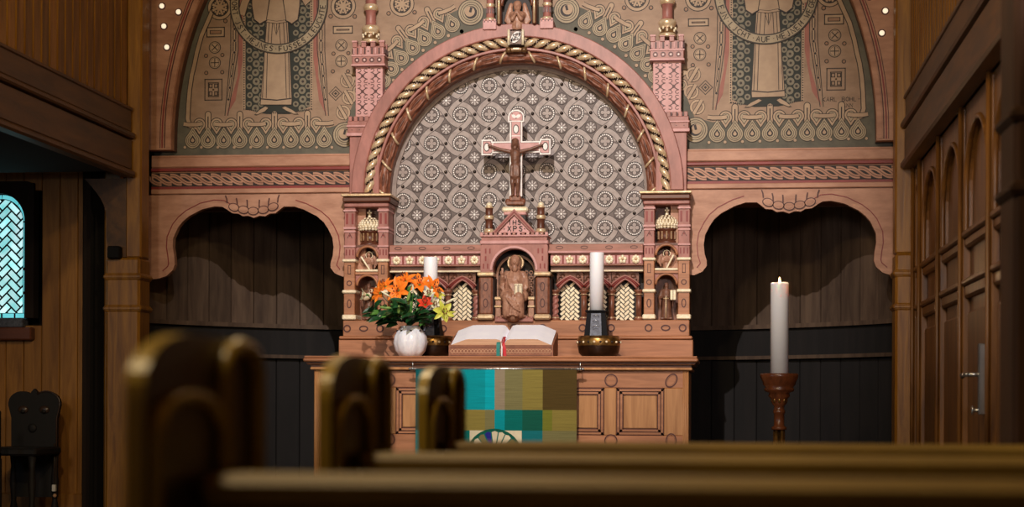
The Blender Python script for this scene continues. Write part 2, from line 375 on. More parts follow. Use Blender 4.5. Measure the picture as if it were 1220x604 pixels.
def herring(w, cond):                                  # basket-weave strips of width w, length 2w, set at 45 degrees
    out = []; N = 26; q = sqrt(.5)
    for n in range(-N, N):
        for k in range(-12, 12):
            for (x0, x1, y0, y1) in ((n + 4 * k, n + 2 + 4 * k, n, n + 1), (n + 2 + 4 * k, n + 3 + 4 * k, n - 1, n + 1)):
                g = .13; r = [(x0 + g, y0 + g), (x1 - g, y0 + g), (x1 - g, y1 - g), (x0 + g, y1 - g)]
                r = [((a - b) * q * w, (a + b) * q * w) for a, b in r]
                cx = sum(p[0] for p in r) / 4; cy = sum(p[1] for p in r) / 4
                if cond(cx, cy): out.append(r)
    return out
# ================================================================ THE ROOM
mb = MB()
mb.box(-5.2, 4.6, -1.3, 3.6, -0.35, 0.0, 'stone_floor')
mb.box(-5.2, 4.6, -13.2, -1.3, -0.45, -0.28, 'stone_floor')
mb.box(-5.2, 4.6, -1.65, -1.3, -0.28, -0.14, 'stone_floor')
structure('floor', mb)
mb = MB(); mb.box(-5.2, 4.6, -13.2, 3.6, 6.3, 6.45, 'gallery_board'); structure('ceiling', mb)
mb = MB(); mb.box(-5.2, 4.6, -13.35, -13.2, -0.45, 6.3, 'plaster'); structure('wall_rear', mb)
mb = MB(); mb.box(4.5, 4.6, -13.2, 3.6, -0.45, 6.3, 'plaster'); structure('wall_right', mb)
mb = MB(); mb.box(-5.3, -5.2, -13.2, 3.6, -0.45, 6.3, 'plaster'); structure('wall_outer_left', mb)
# the half-round apse behind the altar, of upright boards
mb = MB(); AR = 2.86; AC = -0.2; n = 36
for i in range(n):
    a0 = pi * (0.13 + 0.74 * i / n); a1 = pi * (0.13 + 0.74 * (i + 1) / n) - 0.004
    def pt(a, r): return (r * cos(a), AC + r * sin(a))
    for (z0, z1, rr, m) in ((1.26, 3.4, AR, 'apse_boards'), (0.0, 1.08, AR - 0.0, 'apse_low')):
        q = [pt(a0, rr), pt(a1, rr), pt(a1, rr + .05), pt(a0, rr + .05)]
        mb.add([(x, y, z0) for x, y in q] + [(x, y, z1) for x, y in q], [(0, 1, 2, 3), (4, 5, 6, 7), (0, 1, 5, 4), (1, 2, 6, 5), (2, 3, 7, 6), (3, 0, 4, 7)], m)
def flat_ring(mb, prof, a0, a1, n, m, cy):
    k = len(prof); vs = [(r * cos(a0 + (a1 - a0) * i / n), cy + r * sin(a0 + (a1 - a0) * i / n), z) for i in range(n + 1) for r, z in prof]
    mb.add(vs, [(i * k + j, i * k + (j + 1) % k, (i + 1) * k + (j + 1) % k, (i + 1) * k + j) for i in range(n) for j in range(k)], m)
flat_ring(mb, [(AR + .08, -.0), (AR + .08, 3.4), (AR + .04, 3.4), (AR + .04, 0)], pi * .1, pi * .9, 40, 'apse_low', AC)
structure('wall_apse', mb)
mb = MB()
flat_ring(mb, [(AR - .02, 1.06), (AR - .02, 1.26), (AR + .03, 1.26), (AR + .03, 1.06)], pi * .13, pi * .87, 48, 'apse_low', AC)
flat_ring(mb, [(AR - .05, 1.255), (AR - .05, 1.285), (AR + .03, 1.285), (AR + .03, 1.255)], pi * .13, pi * .87, 48, 'apse_boards', AC)
flat_ring(mb, [(AR - .04, 1.04), (AR - .04, 1.065), (AR + .03, 1.065), (AR + .03, 1.04)], pi * .13, pi * .87, 48, 'apse_boards', AC)
structure('trim_1', mb)
# upper wall that closes the chancel above the paintings
mb = MB(); mb.box(-2.6, 2.6, 1.19, 1.27, 2.02, 6.3, 'oak_dark'); structure('wall_chancel', mb)

# ---- board wall of the left aisle with the leaded window
WX = X(0, .9, 300); WH = X(31, .9, 300) - WX; WSP = Z(263, .9, 5); WSI = Z(379, .9, 5); YW = 0.9
mb = MB(); x = -5.2; k = 0
while x < -2.66:
    x1 = min(x + 0.125 - 0.003, -2.66)
    if abs((x + x1) / 2 - WX) < WH + .07:
        mb.box(x, x1, YW, YW + .05, -.1, WSI - .05, 'wall_boards', .004); mb.box(x, x1, YW, YW + .05, WSP + WH + .02, 6.3, 'wall_boards', .004)
    else: mb.box(x, x1, YW, YW + .05, -.1, 6.3, 'wall_boards', .004)
    x += .125; k += 1
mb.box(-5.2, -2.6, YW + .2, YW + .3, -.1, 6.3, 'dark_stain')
structure('wall_left', mb)
mb = MB(); mb.box(-5.2, -2.66, YW - .03, YW, 0, Z(588, .87, 60), 'wall_boards', .006); structure('baseboard_left', mb)
mb = MB()
arc = [(WX + WH * cos(pi * i / 20), WSP + WH * sin(pi * i / 20)) for i in range(21)]
inner = [(WX + WH, WSI)] + arc + [(WX - WH, WSI)]
def outer_of(p):
    x, z = p; dx, dz = x - WX, z - (WSP)
    if dz <= 0: return (WX + (WH + .065) * (1 if dx > 0 else -1), z)
    k = min((WH + .065) / max(abs(dx), 1e-6), (WH + .08) / max(dz, 1e-6)); return (WX + dx * k, WSP + dz * k)
mb.strip(inner, [outer_of(p) for p in inner], YW - .03, YW + .06, 'dark_stain')
structure('window_frame_1', mb) if False else None
wf = mb
wf.box(WX - WH - .01, WX + WH, YW - .06, YW + .05, Z(390, .86, 10), WSI, 'slate', .006)
wf.box(WX - WH - .08, WX + WH + .065, YW - .075, YW + .05, Z(405, .84, 10), Z(390, .86, 10), 'oak_dark', .008)
wo = structure('window_1', wf)
mat('glass_teal', (130, 220, 222), 0.2, c2=(205, 244, 248), scale=(9, 9, 9), island=0.25, emit=(120, 214, 220), estr=1.0)
mat('glass_border', (110, 206, 214), 0.2, c2=(90, 190, 200), scale=(9, 9, 9), island=0.1, emit=(100, 204, 216), estr=1.0)
g = MB(); D = Draw(g, YW + .04)
bw = WH * .2
def inwin(dx, dz, r=0): return abs(dx) < WH - r and (dz < 0 or dx * dx + dz * dz < (WH - r) ** 2)
hh = (WSP - WSI)
for r in herring(0.046, lambda a, c: inwin(a, c - .06 + 0, bw * .35) and c - .06 > -hh + bw * .4):
    D.poly([(WX + a, WSP + c - .06) for a, c in r], 'glass_teal', 2)
ri = WH - bw * .5
path = [(WX + ri, WSI + .01)] + [(WX + ri, WSI + .01 + (hh - .01) * i / 4) for i in range(1, 4)] + [(WX + ri * cos(pi * i / 16), WSP + ri * sin(pi * i / 16)) for i in range(17)] + [(WX - ri, WSI + .01 + (hh - .01) * i / 4) for i in range(3, -1, -1)]
D.stroke(path, bw, 'lead', 4)
for i in range(len(path) - 1):
    if i % 1 == 0 and (abs(path[i][1] - path[i + 1][1]) > .05 or i % 3 == 0 or True):
        pass
segs = [path[0:2], path[1:3], path[2:5]] + [path[4 + 4 * j:4 + 4 * j + 5] for j in range(4)] + [path[20:23], path[22:24]]
for sg in segs:
    if len(sg) < 2: continue
    a, b = Vector(sg[0]), Vector(sg[1]); c, d = Vector(sg[-1]), Vector(sg[-2])
    q = [tuple(a + (b - a) * .06)] + list(sg[1:-1]) + [tuple(c + (d - c) * .06)]
    D.stroke(q, bw - .010, 'glass_border', 5)
D.stroke([(WX - WH, WSI + bw * .5), (WX + WH, WSI + bw * .5)], bw, 'lead', 5.4)
for i in range(4): D.stroke([(WX - WH + WH * .5 * i + .006, WSI + bw * .5), (WX - WH + WH * .5 * (i + 1) - .006, WSI + bw * .5)], bw - .008, 'glass_border', 6)
D.rect(WX - WH, WX + WH, WSI, WSP + WH, 'lead', 0.5)
go = obj('window_glass', g, wo)

# dark-toned upright and brown pilaster beside the window wall
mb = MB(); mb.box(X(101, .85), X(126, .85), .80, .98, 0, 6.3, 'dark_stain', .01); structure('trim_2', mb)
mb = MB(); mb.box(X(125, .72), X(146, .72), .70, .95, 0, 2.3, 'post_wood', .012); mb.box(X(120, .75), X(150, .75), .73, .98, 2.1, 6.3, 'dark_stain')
structure('trim_3', mb)
# dark wall-hung panel under the gallery (the deep brown boards above the lamplight)
# ---------------------------------------------------------------- galleries
ZG = [P(172, 131.5, .5)[1], P(172, 158, .5)[1], P(172, 164, .5)[1], P(170, 203, .5)[1], P(169, 212, .5)[1]]
def gallery(s, label):
    g = thing('gallery', (s * 2.5, -5, ZG[4]), label, 'gallery', 'galleries along both sides')
    YE = .47; Y0 = -12.6; A = 2.44
    def bx(m_, a0, a1, z0, z1, mt, b=.006): m_.box(s * a0, s * a1, Y0, YE, z0, z1, mt, b)
    b = MB(); y = YE
    while y > Y0:
        b.box(s * (A + .03), s * (A + .06), y - .106, y, ZG[0] - .03, 6.3, 'gallery_wood', .006); b.tube([(s * (A + .034), y - .114, ZG[0] - .03), (s * (A + .034), y - .114, 6.3)], .010, 'post_wood', 6); y -= .122
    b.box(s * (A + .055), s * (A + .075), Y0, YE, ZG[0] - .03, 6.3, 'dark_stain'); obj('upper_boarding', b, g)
    b = MB(); bx(b, A, A + .05, ZG[1], ZG[0], 'gallery_board'); obj('parapet_board', b, g)
    b = MB(); bx(b, A - .03, A + .05, ZG[2] - .012, ZG[1] - .008, 'gallery_board', .01); bx(b, A - .012, A + .05, ZG[0] - .008, ZG[0] + .012, 'gallery_board', .004); obj('bead_moulding', b, g)
    b = MB(); bx(b, A - .005, A + .05, ZG[3], ZG[2] - .02, 'gallery_board'); obj('fascia_board', b, g)
    b = MB(); bx(b, A - .03, A + .06, ZG[4], ZG[3] - .006, 'gallery_board', .012); obj('lower_moulding', b, g)
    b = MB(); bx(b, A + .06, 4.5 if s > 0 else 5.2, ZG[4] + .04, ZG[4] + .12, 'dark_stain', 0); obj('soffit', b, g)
gallery(-1, 'dark wooden gallery running along the left side above the leaded window')
gallery(1, 'dark wooden gallery running along the right side above the arched panelling')
def post(s, label, y0=.48, y1=.70, xi=2.385, xw=.225, near=False):
    t = thing('wooden_post', (s * (xi + xw / 2), (y0 + y1) / 2, 0 if not near else -.28), label, 'post', 'wooden posts')
    b = MB(); zt = Z(318, .5, 168); z0 = 0 if not near else -.28
    b.box(s * xi, s * (xi + xw), y0, y1, z0, zt - .42 if False else 6.3 if near else zt + .06, 'post_wood' if not near else 'dark_post', .015)
    obj('shaft', b, t)
    if not near:
        b = MB(); b.box(s * xi, s * (xi + .105), y0 + .03, y1 - .03, zt + .06, 6.3, 'post_wood', .01); obj('upper_shaft', b, t)
        b = MB(); b.box(s * (xi + .105), s * (xi + .13), y0 + .02, y0 + .06, ZG[0] + .05, 6.3, 'tan_ground', .004); obj('pale_batten', b, t, label='pale batten beside the upper post') if s < 0 else None
    for zz in ((Z(329, .45, 168), Z(367, .45, 168))):
        b = MB(); zr = zz; e = .014
        for (o, hz) in ((e * .6, .022), (e, .014), (e * .5, -.0)):
            b.box(s * (xi - o), s * (xi + xw + o), y0 - o, y1 + o, zr - hz, zr + max(hz, .004), 'post_wood' if not near else 'dark_post', .008)
        obj('ring_moulding', b, t)
    if not near:
        # curved bracket under the gallery, growing outwards from the post
        zt2 = ZG[4]; zb = Z(306, .5, 160); pts = []
        for i in range(13):
            u = i / 12.0; pts.append((s * (xi + xw - .02 + .16 * (u ** 2.2) + .02 * sin(u * 7)), zb + (zt2 - zb) * u))
        poly = [(s * (xi + .10), zb)] + pts + [(s * (xi + .10), zt2)]
        b = MB(); b.prism(poly, y0 + .03, y0 + .12, 'gallery_board'); obj('bracket', b, t)
        b = MB(); b.box(s * (xi + .12), s * (xi + .20), y0 - .05, y0 + .02, Z(308, .45, 160), Z(293, .45, 160), 'black_iron', .008); obj('bracket_foot', b, t)
    return t
post(-1, 'brown wooden post with two ring mouldings left of the chancel')
post(1, 'brown wooden post with two ring mouldings right of the chancel')
post(1, 'dark near wooden post at the right edge of the photo', y0=-5.65, y1=-5.39, xi=2.145, xw=.26, near=True)

# ---------------------------------------------------------------- arched panelling under the right gallery
pn = thing('wooden_panelling', (2.52, -2, -.28), 'dark wooden wall panelling with tall arched fields under the right gallery', 'panelling')
XP = 2.53; ys = [.44, .08, -.86, -1.80, -2.74, -3.66, -4.2]
b = MB(); b.box(XP, XP + .05, -4.2, .46, -.28, ZG[4], 'panelling_wood'); obj('backing_board', b, pn)
za, zb_, zc, zd = 1.30, 1.48, 1.57, 2.05
for i, y in enumerate(ys[:-1]):
    b = MB(); b.box(XP - .045, XP + .01, y - .035, y + .035, -.28, ZG[4], 'panelling_wood', .012)
    b.tube([(XP - .05, y - .03, -.28), (XP - .05, y - .03, ZG[4])], .011, 'panelling_wood'); obj('stile', b, pn)
for i in range(len(ys) - 1):
    y1, y0 = ys[i] - .035, ys[i + 1] + .035; w = y1 - y0; c = (y0 + y1) / 2
    door = (i == 2)
    b = MB(); b.box(XP - .03, XP + .01, y0, y1, za - .06, za, 'panelling_wood', .01); b.box(XP - .045, XP + .01, y0, y1, za - .002, za + .028, 'panelling_wood', .008); obj('rail', b, pn)
    b = MB(); b.box(XP - .03, XP + .01, y0, y1, zb_, zb_ + .05, 'panelling_wood', .01); b.box(XP - .045, XP + .01, y0, y1, zb_ + .048, zb_ + .08, 'panelling_wood', .008); obj('rail', b, pn)
    # arched field: spandrel board with an arched hole and a round moulding
    r = w / 2 - .06; zs = zd - r * .8; b = MB(); n = 18
    arcp = [(c + r * cos(pi * k / n), zs + r * .8 * sin(pi * k / n)) for k in range(n + 1)]
    inn = [(c + r, zb_ + .08)] + arcp + [(c - r, zb_ + .08)]
    out = [(y1, zb_ + .08)] + [(c + (w / 2) * max(-1, min(1, 1.5 * cos(pi * k / n))), ZG[4] if sin(pi * k / n) > .6 else zs + (ZG[4] - zs) * sin(pi * k / n) / .6) for k in range(n + 1)] + [(y0, zb_ + .08)]
    k2 = len(inn); vs = [(XP - .028, p[0], p[1]) for p in inn] + [(XP - .028, p[0], p[1]) for p in out] + [(XP, p[0], p[1]) for p in inn]
    b.add(vs, [(j, j + 1, k2 + j + 1, k2 + j) for j in range(k2 - 1)] + [(j, 2 * k2 + j, 2 * k2 + j + 1, j + 1) for j in range(k2 - 1)], 'panelling_wood')
    b.tube([(XP - .03, p[0], p[1]) for p in inn], .014, 'panelling_wood', cap=False); obj('arched_field', b, pn)
    b = MB()
    if w > .5: b.box(XP - .022, XP + .01, y0 + .07, y1 - .07, 0.0, za - .13, 'panelling_wood', .014)
    else: b.box(XP - .022, XP + .01, y0 + .05, y1 - .05, 0.0, za - .13, 'panelling_wood', .014)
    obj('lower_field', b, pn)
def YofX(px, xp):
    d = FW + RT * ((px - 610) / FPX); t = (xp - CAM.x) / d.x; return CAM.y + d.y * t
yh = YofX(1168, XP - .04); zh = .86
b = MB(); b.box(XP - .05, XP - .02, yh - .02, yh + .02, zh - .18, zh + .14, 'steel', .004)
b.tube([(XP - .03, yh, zh), (XP - .10, yh, zh)], .010, 'steel'); b.tube([(XP - .10, yh - .01, zh), (XP - .105, yh + .13, zh), (XP - .10, yh + .14, zh - .01)], .010, 'steel')
b.tube([(XP - .03, yh, zh - .16), (XP - .07, yh, zh - .16)], .008, 'steel'); b.ball((XP - .075, yh, zh - .16), (.006, .018, .022), 'steel')
obj('door_handle', b, pn, label='steel lever handle with keyhole plate')

# ================================================================ CHANCEL SCREEN: painted panels, beams, horseshoe boards, great arch
YP = 1.0
def L(px, py): return P(px + 0.0, py, YP)
xc_shift = 0.0
def lx(pts): return [L(*p) for p in pts]
HS = [(188.4, 332), (199, 328.5), (206, 322), (208.5, 315), (207.8, 305), (206, 294), (206.5, 284), (212.3, 271), (218, 264), (225.7, 257.5), (241, 249.5), (256, 246), (265, 246.5), (271, 250), (277, 254), (284, 254.5), (289, 257.5), (296, 257), (302, 259.5), (309, 257), (316, 257.5), (321, 254.5), (328, 254), (333, 250), (338, 246), (350, 246), (362.6, 250), (378, 258), (386, 265), (391, 272.7), (396, 283), (397.5, 294), (396.5, 305), (394, 313), (394, 319), (398.8, 325.5), (408, 329.5)]
DROPS = [(229.8, 167.5), (247.9, 167.5), (266.8, 167.5), (285.7, 167.3), (305.9, 167.2), (327, 167), (346.8, 166.7), (366.3, 166.5), (386.4, 166.3)]

def teardrop(c, r, tip, n=22):
    """outline of a drop of radius r about c whose tip points towards direction tip (unit)"""
    a = atan2(tip[1], tip[0]); out = []
    for i in range(n + 1):
        t = -1 + 2 * i / n; ang = a + pi - t * (pi * .78)
        out.append((c[0] + r * cos(ang), c[1] + r * sin(ang)))
    out.append((c[0] + tip[0] * r * 1.75, c[1] + tip[1] * r * 1.75))
    return out
def drop(D, c, r, tip):
    D.poly(teardrop(c, r, tip), 'line_brown', 3)
    for k, (f, m) in enumerate(((.93, 'tan_drop'), (.78, 'line_brown'), (.72, 'tan_drop'), (.57, 'line_brown'), (.51, 'tan_drop'), (.36, 'dark_line'), (.2, 'tan_light'))):
        D.poly(teardrop(c, r * f, tip), m, 3.5 + .4 * k)
def spiral(D, c, r, n=60):
    D.disc(c, r * 1.05, 'line_brown', 3, 30)
    for k, (f, m) in enumerate(((.98, 'tan_drop'), (.84, 'line_brown'), (.79, 'tan_drop'), (.66, 'line_brown'), (.61, 'tan_drop'), (.5, 'dark_line'))): D.disc(c, r * f, m, 3.5 + .4 * k, 30)
    D.disc((c[0] - r * .08, c[1] + r * .06), r * .40, 'tan_light', 6.4, 20)
    D.stroke([(c[0] - r * .05, c[1] - r * .0), (c[0] + r * .05, c[1] + r * .4)], r * .2, 'dark_line', 6.8)
def chain(D, cs, r, ups, par=1, skip=()):
    """row of drops; over every second drop a tongue, and rolled lobes tied together by short bars"""
    def fr(i):
        c = cs[i]; u = ups[i]; t = (u[1], -u[0])
        return lambda a, b: (c[0] + t[0] * a * r + u[0] * b * r, c[1] + t[1] * a * r + u[1] * b * r)
    for i in range(len(cs)):
        if i % 2 != par: continue
        q = fr(i); u = ups[i]; dn = (-u[0], -u[1])
        D.band([q(0, 1.0), q(0, 3.15)], .62 * r, 'tan_light', 'line_brown', 1, r * .1)
        D.disc(q(0, 3.15), r * .41, 'line_brown', 1.2, 16); D.disc(q(0, 3.15), r * .31, 'tan_light', 2.2, 16)
        D.stroke([q(0, 1.3), q(0, 2.9)], r * .13, 'dark_line', 3)
        for sg in (-1, 1):
            c = q(sg * 1.06, 1.95)
            for k, (f, m) in enumerate(((.80, 'line_brown'), (.70, 'tan_light'), (.50, 'line_brown'), (.43, 'tan_drop'), (.22, 'dark_line'))): D.poly(teardrop(c, r * f, dn), m, 2.4 + .3 * k + (.1 if sg > 0 else 0))
    for i in range(len(cs)):
        if i % 2 == par or i in skip: continue
        q = fr(i)
        D.band([q(-1.12, 2.0), q(-.5, 1.90), q(.5, 1.90), q(1.12, 2.0)], .42 * r, 'tan_light', 'line_brown', 5, r * .08)
    for i, c in enumerate(cs): drop(D, c, r, ups[i])
def wheel(D, c, r):
    D.disc(c, r, 'line_brown', 1); D.disc(c, r * .93, 'tan_light', 2, 28); D.disc(c, r * .72, 'line_brown', 3, 28); D.disc(c, r * .66, 'dark_line', 4, 28)
    for k in range(8):
        a = k * pi / 4 + pi / 8; D.stroke([c, (c[0] + r * .62 * cos(a), c[1] + r * .62 * sin(a))], r * .17, 'tan_light', 5)
        a += pi / 8; D.disc((c[0] + r * .48 * cos(a), c[1] + r * .48 * sin(a)), r * .08, 'tan_light', 5, 8)
    D.disc(c, r * .2, 'tan_light', 6, 12)
def xcirc(D, c, r, a):
    D.disc(c, r, 'line_brown', 1, 24); D.disc(c, r * .86, 'tan_light', 2, 24); D.ring(c, r * .72, r * .05, 'line_brown', 3)
    for k in range(2): D.stroke([(c[0] - r * .66 * cos(a + k * pi / 2), c[1] - r * .66 * sin(a + k * pi / 2)), (c[0] + r * .66 * cos(a + k * pi / 2), c[1] + r * .66 * sin(a + k * pi / 2))], r * .14, 'line_brown', 3)
def dot(D, c, r): D.disc(c, r, 'line_brown', 1, 14); D.disc(c, r * .62, 'tan_deep', 2, 12)

def painted_panel(s, label):
    mir = s > 0; PXU = abs(L(301, 100)[0] - L(300, 100)[0])
    sh = .0
    def M(px, py):
        x, z = L(px, py); return (x, z)
    b = MB(); zlo = Z(197, YP, 300); zhi = 4.1
    rim = [(1.04 * cos(pi * i / 40), 2.10 + 1.04 * sin(pi * i / 40)) for i in range(21)]
    g0 = [(1.04, zlo)] + [q for q in rim if q[1] > zlo + .01]
    b.prism([(s * x, z_) for x, z_ in g0 + [(0.0, zhi), (2.46, zhi), (2.46, zlo)]], YP, YP + .045, 'grey_green')
    D = Draw(b, YP, mir)
    edge = [(226, 150), (223.8, 141.6), (224.6, 124), (226, 107), (228.6, 89.4), (231.6, 77.5), (234.6, 62.6), (240, 43), (247, 27), (258, 1.5), (268, -20), (283, -45)] + [(615 - 392 * cos(radians(t)), 150 - 392 * sin(radians(t))) for t in (34, 42, 52, 62, 72, 82, 89)]
    tan_poly = [M(*p) for p in edge] + [M(608, 8), M(575, 10), M(545, 12), M(520, 24), M(500, 33), M(486, 44), M(470, 56), M(455, 74), M(440, 92), M(428, 110), M(420, 125), M(412, 146), M(392, 152)]
    D.poly(tan_poly, 'tan_ground', .6)
    D.band([M(240, 152), M(231, 152)] + [M(*p) for p in edge], 4.2 * PXU, 'tan_light', 'line_brown', 2, 1.0 * PXU)
    # wheels, crossed circles and small frames
    for (px, py, r) in ((262, 9, 15), (409, 7.5, 15), (479, 5, 14.5)): wheel(D, M(px, py), r * PXU)
    for (px, py) in ((394, 19.4), (422.7, 19.7), (463, 16), (494, 14.7), (268.6, 25)): dot(D, M(px, py), 2.7 * PXU)
    for (x0, x1, y0, y1) in ((246, 268, 44.7, 32), (396.6, 420.5, 40.5, 30.5)):
        A = M(x0, y0); C = M(x1, y1); D.rect(A[0], C[0], A[1], C[1], 'tan_light', 1); D.frame(A[0], C[0], A[1], C[1], 1.2 * PXU, 'line_brown', 2); D.rect(A[0] + 4 * PXU, C[0] - 4 * PXU, A[1] + 3.6 * PXU, C[1] - 3.6 * PXU, 'line_brown', 2)
        D.rect(A[0] + 5 * PXU, C[0] - 5 * PXU, A[1] + 4.4 * PXU, C[1] - 4.4 * PXU, 'tan_deep', 3)
    for (px, py, a) in ((256, 56.6, pi / 4), (256, 74.8, 0), (406.7, 54, pi / 4), (406.7, 73, 0)): xcirc(D, M(px, py), 7.2 * PXU, a)
    for (px, py) in ((245.5, 66.5), (265, 65.6), (245.8, 86.9), (264.8, 86), (397.4, 64), (415, 63.3), (396.6, 85), (414.6, 85)): dot(D, M(px, py), 2.5 * PXU)
    A = M(243.6, 120); C = M(265, 93.8); D.frame(A[0], C[0], A[1], C[1], 1.1 * PXU, 'line_brown', 1); e = 4.2 * PXU; D.frame(A[0] + e, C[0] - e, A[1] + e, C[1] - e, 1.1 * PXU, 'line_brown', 1)
    cx, cz = (A[0] + C[0]) / 2, (A[1] + C[1]) / 2
    for sx in (-1, 1):
        for sz in (-1, 1): D.frame(cx + sx * 3.2 * PXU - 2.2 * PXU, cx + sx * 3.2 * PXU + 2.2 * PXU, cz + sz * 4.5 * PXU - 2.4 * PXU, cz + sz * 4.5 * PXU + 2.4 * PXU, .9 * PXU, 'line_brown', 1)
    D.rect(cx - .9 * PXU, cx + .9 * PXU, cz - 6 * PXU, cz + 6 * PXU, 'tan_light', 2); D.rect(cx - 5 * PXU, cx + 5 * PXU, cz - .9 * PXU, cz + .9 * PXU, 'tan_light', 2)
    c = M(400, 111.5)
    for k, (r, m) in enumerate(((8.6, 'line_brown'), (7.4, 'tan_ground'), (5, 'line_brown'), (3.6, 'tan_ground'), (1.8, 'line_brown'))): D.poly(D.circ(c, r * PXU, 4), m, 1 + k * .5)
    # hem of a robed figure standing on the panel: mantle with discs, gown, feet
    zt = 4.0
    mant = [M(*p) for p in ((292, 131), (300, 131.5), (306, 134), (318, 136), (345, 136), (358, 132), (371, 126), (371.5, 90), (371, 40), (372, -40), (292, -40), (291, 40))]
    D.poly(mant, 'mantle_dark', 2)
    for col, (x0, off) in enumerate(((297, 0), (304.5, 5), (311, 0), (352.5, 0), (360, 5), (367, 0))):
        for k in range(22):
            py = 124 + off - k * 10.6
            if py > -38: D.disc(M(x0 + (0.9 if k % 2 else 0), py), (4.3 if col in (1, 4) else 3.4) * PXU, 'mantle_disc', 3, 12); D.disc(M(x0 + (0.9 if k % 2 else 0), py), 1.6 * PXU, 'line_brown', 3.6, 8)
    for x0 in (291, 371.5):
        D.stroke([M(x0, 131), M(x0, -40)], 3.2 * PXU, 'tan_light', 4)
        for k in range(60): D.disc(M(x0, 130 - k * 2.9), .85 * PXU, 'dark_line', 5, 6)
    for k in range(34): D.disc(M(293 + k * 2.35, 130 + 4.5 * sin(k * pi / 33)), .85 * PXU, 'dark_line', 5, 6)
    for (ft) in (((317, 126), (321, 128), (316, 133), (306, 137.5), (303, 137), (309, 131)), ((339, 126), (335, 128), (341, 132), (351, 136.5), (356, 136.5), (349, 131))): D.poly([M(*p) for p in ft], 'line_brown', 4.6); c0 = (sum(p[0] for p in ft) / 6, sum(p[1] for p in ft) / 6); D.poly([M(c0[0] + (p[0] - c0[0]) * .85, c0[1] + (p[1] - c0[1]) * .8) for p in ft], 'tan_light', 5.2)
    gown = [(310, 125.5), (348, 125.5), (348.5, 121), (346, 70), (343.5, 25), (342, -40), (318, -40), (317, 25), (314.5, 70), (310.5, 121)]
    D.poly([M(*p) for p in gown], 'line_brown', 5.6); D.poly([M(329 + (p[0] - 329) * .96, p[1] - (0.8 if p[1] > 120 else 0)) for p in gown], 'tan_light', 6.2)
    D.stroke([M(311, 118), M(330, 119.5), M(347.5, 117.5)], 1.3 * PXU, 'dark_line', 7)
    for ln in (((317.5, 117), (319, 60), (321, 27)), ((341.5, 117), (340, 60), (338, 27)), ((323, 60), (325, 27)), ((335, 60), (333, 27)), ((326, 27), (329.5, 42), (334, 27)), ((329.5, 40), (330, 27)), ((313, 117), (315.5, 60), (318, 27)), ((345.5, 117), (343.8, 60), (341.5, 27))): D.stroke([M(*p) for p in ln], .8 * PXU, 'line_brown', 7)
    D.band([M(317, 25), M(330, 27), M(343, 25)], 2.2 * PXU, 'tan_light', 'line_brown', 7, .6 * PXU)
    for sg, lob in ((-1, ((318, 25), (310, 29), (303, 24), (300, 8), (299, -40), (320, -40), (322, 0))), (1, ((341, 25), (348, 29), (355.5, 24), (358, 8), (359, -40), (338, -40), (337, 0)))):
        D.poly([M(*p) for p in lob], 'line_brown', 7.6); cxx = sum(p[0] for p in lob) / 7; D.poly([M(cxx + (p[0] - cxx) * .9, p[1] - .8) for p in lob], 'tan_light', 8.2)
        e_ = [M(*p) for p in lob[:5]]
        for j in range(4):
            for k in range(6 if j < 3 else 12): t = k / (6 if j < 3 else 12.0); D.disc((e_[j][0] + (e_[j + 1][0] - e_[j][0]) * t, e_[j][1] + (e_[j + 1][1] - e_[j][1]) * t), .9 * PXU, 'dark_line', 9, 6)
    # hanging strips left and right of the figure: rose strip, chain of long links, pointed ends
    for (xa, xb, tipx, xr0, xr1) in ((276, 283, 269.5, 283.5, 289.5), (379, 386, 389.5, 379, 373.5)):
        D.poly([M(xr0, -40), M(xr1, -40), M(xr1, 70), M((xr0 + tipx) / 2 + 4 * (1 if tipx < 300 else -1), 120), M(tipx, 138), M(xr0, 90)], 'rose_strip', 1.4)
        D.stroke([M(xa - 1, -40), M(xa - 1, 60), M(tipx - 1.5, 138)], .9 * PXU, 'line_brown', 2.2); D.stroke([M(xb + 1, -40), M(xb + 1, 60), M(tipx + 2, 138)], .9 * PXU, 'line_brown', 2.2)
        xm = (xa + xb) / 2
        for k in range(14):
            y0 = 50 + k * 14 - 84; y1 = y0 + 11; f0 = max(0, (y0 - 60) / 78.); f1 = max(0, (y1 - 60) / 78.)
            if y1 > 126: break
            p0 = M(xm + (tipx - xm) * f0, y0); p1 = M(xm + (tipx - xm) * f1, y1)
            D.stroke([p0, p1], 3.8 * PXU * (1 - .5 * f1), 'line_brown', 2.6); D.stroke([p0, p1], 1.7 * PXU * (1 - .5 * f1), 'tan_light', 3.2)
            D.disc(M(xm + (tipx - xm) * f1, y1 + 1.6), 1.3 * PXU, 'dark_line', 3, 8)
    D.poly([M(*p) for p in ((300, -36), (296, -60), (306, -88), (320, -98), (340, -98), (354, -88), (364, -60), (359, -36))], 'line_brown', 8.4); D.poly([M(*p) for p in ((302, -36), (299, -60), (308, -86), (321, -95), (339, -95), (352, -86), (361, -60), (357, -36))], 'tan_light', 9)
    for r_, m_, h_ in ((24, 'line_brown', 7), (22.5, 'tan_drop', 8), (11.5, 'line_brown', 9.4), (10.4, 'tan_light', 10)): D.disc(M(330, -112), r_ * PXU, m_, h_, 28, ry=r_ * PXU * (1.15 if r_ < 15 else 1))
    for ex in (326, 334): D.disc(M(ex, -113), 1.1 * PXU, 'line_brown', 10.8, 8)
    D.stroke([M(330, -112), M(330, -107)], .8 * PXU, 'line_brown', 10.8); D.stroke([M(327, -103.5), M(333, -103.5)], .9 * PXU, 'line_brown', 10.8)
    # forearms reaching behind the scroll
    D.band([M(300, -14), M(292, 4), M(288, 18)], 8 * PXU, 'tan_light', 'line_brown', 9.2, .7 * PXU)
    D.band([M(358, -14), M(366, 2), M(374, -8)], 8 * PXU, 'tan_light', 'line_brown', 9.2, .7 * PXU)
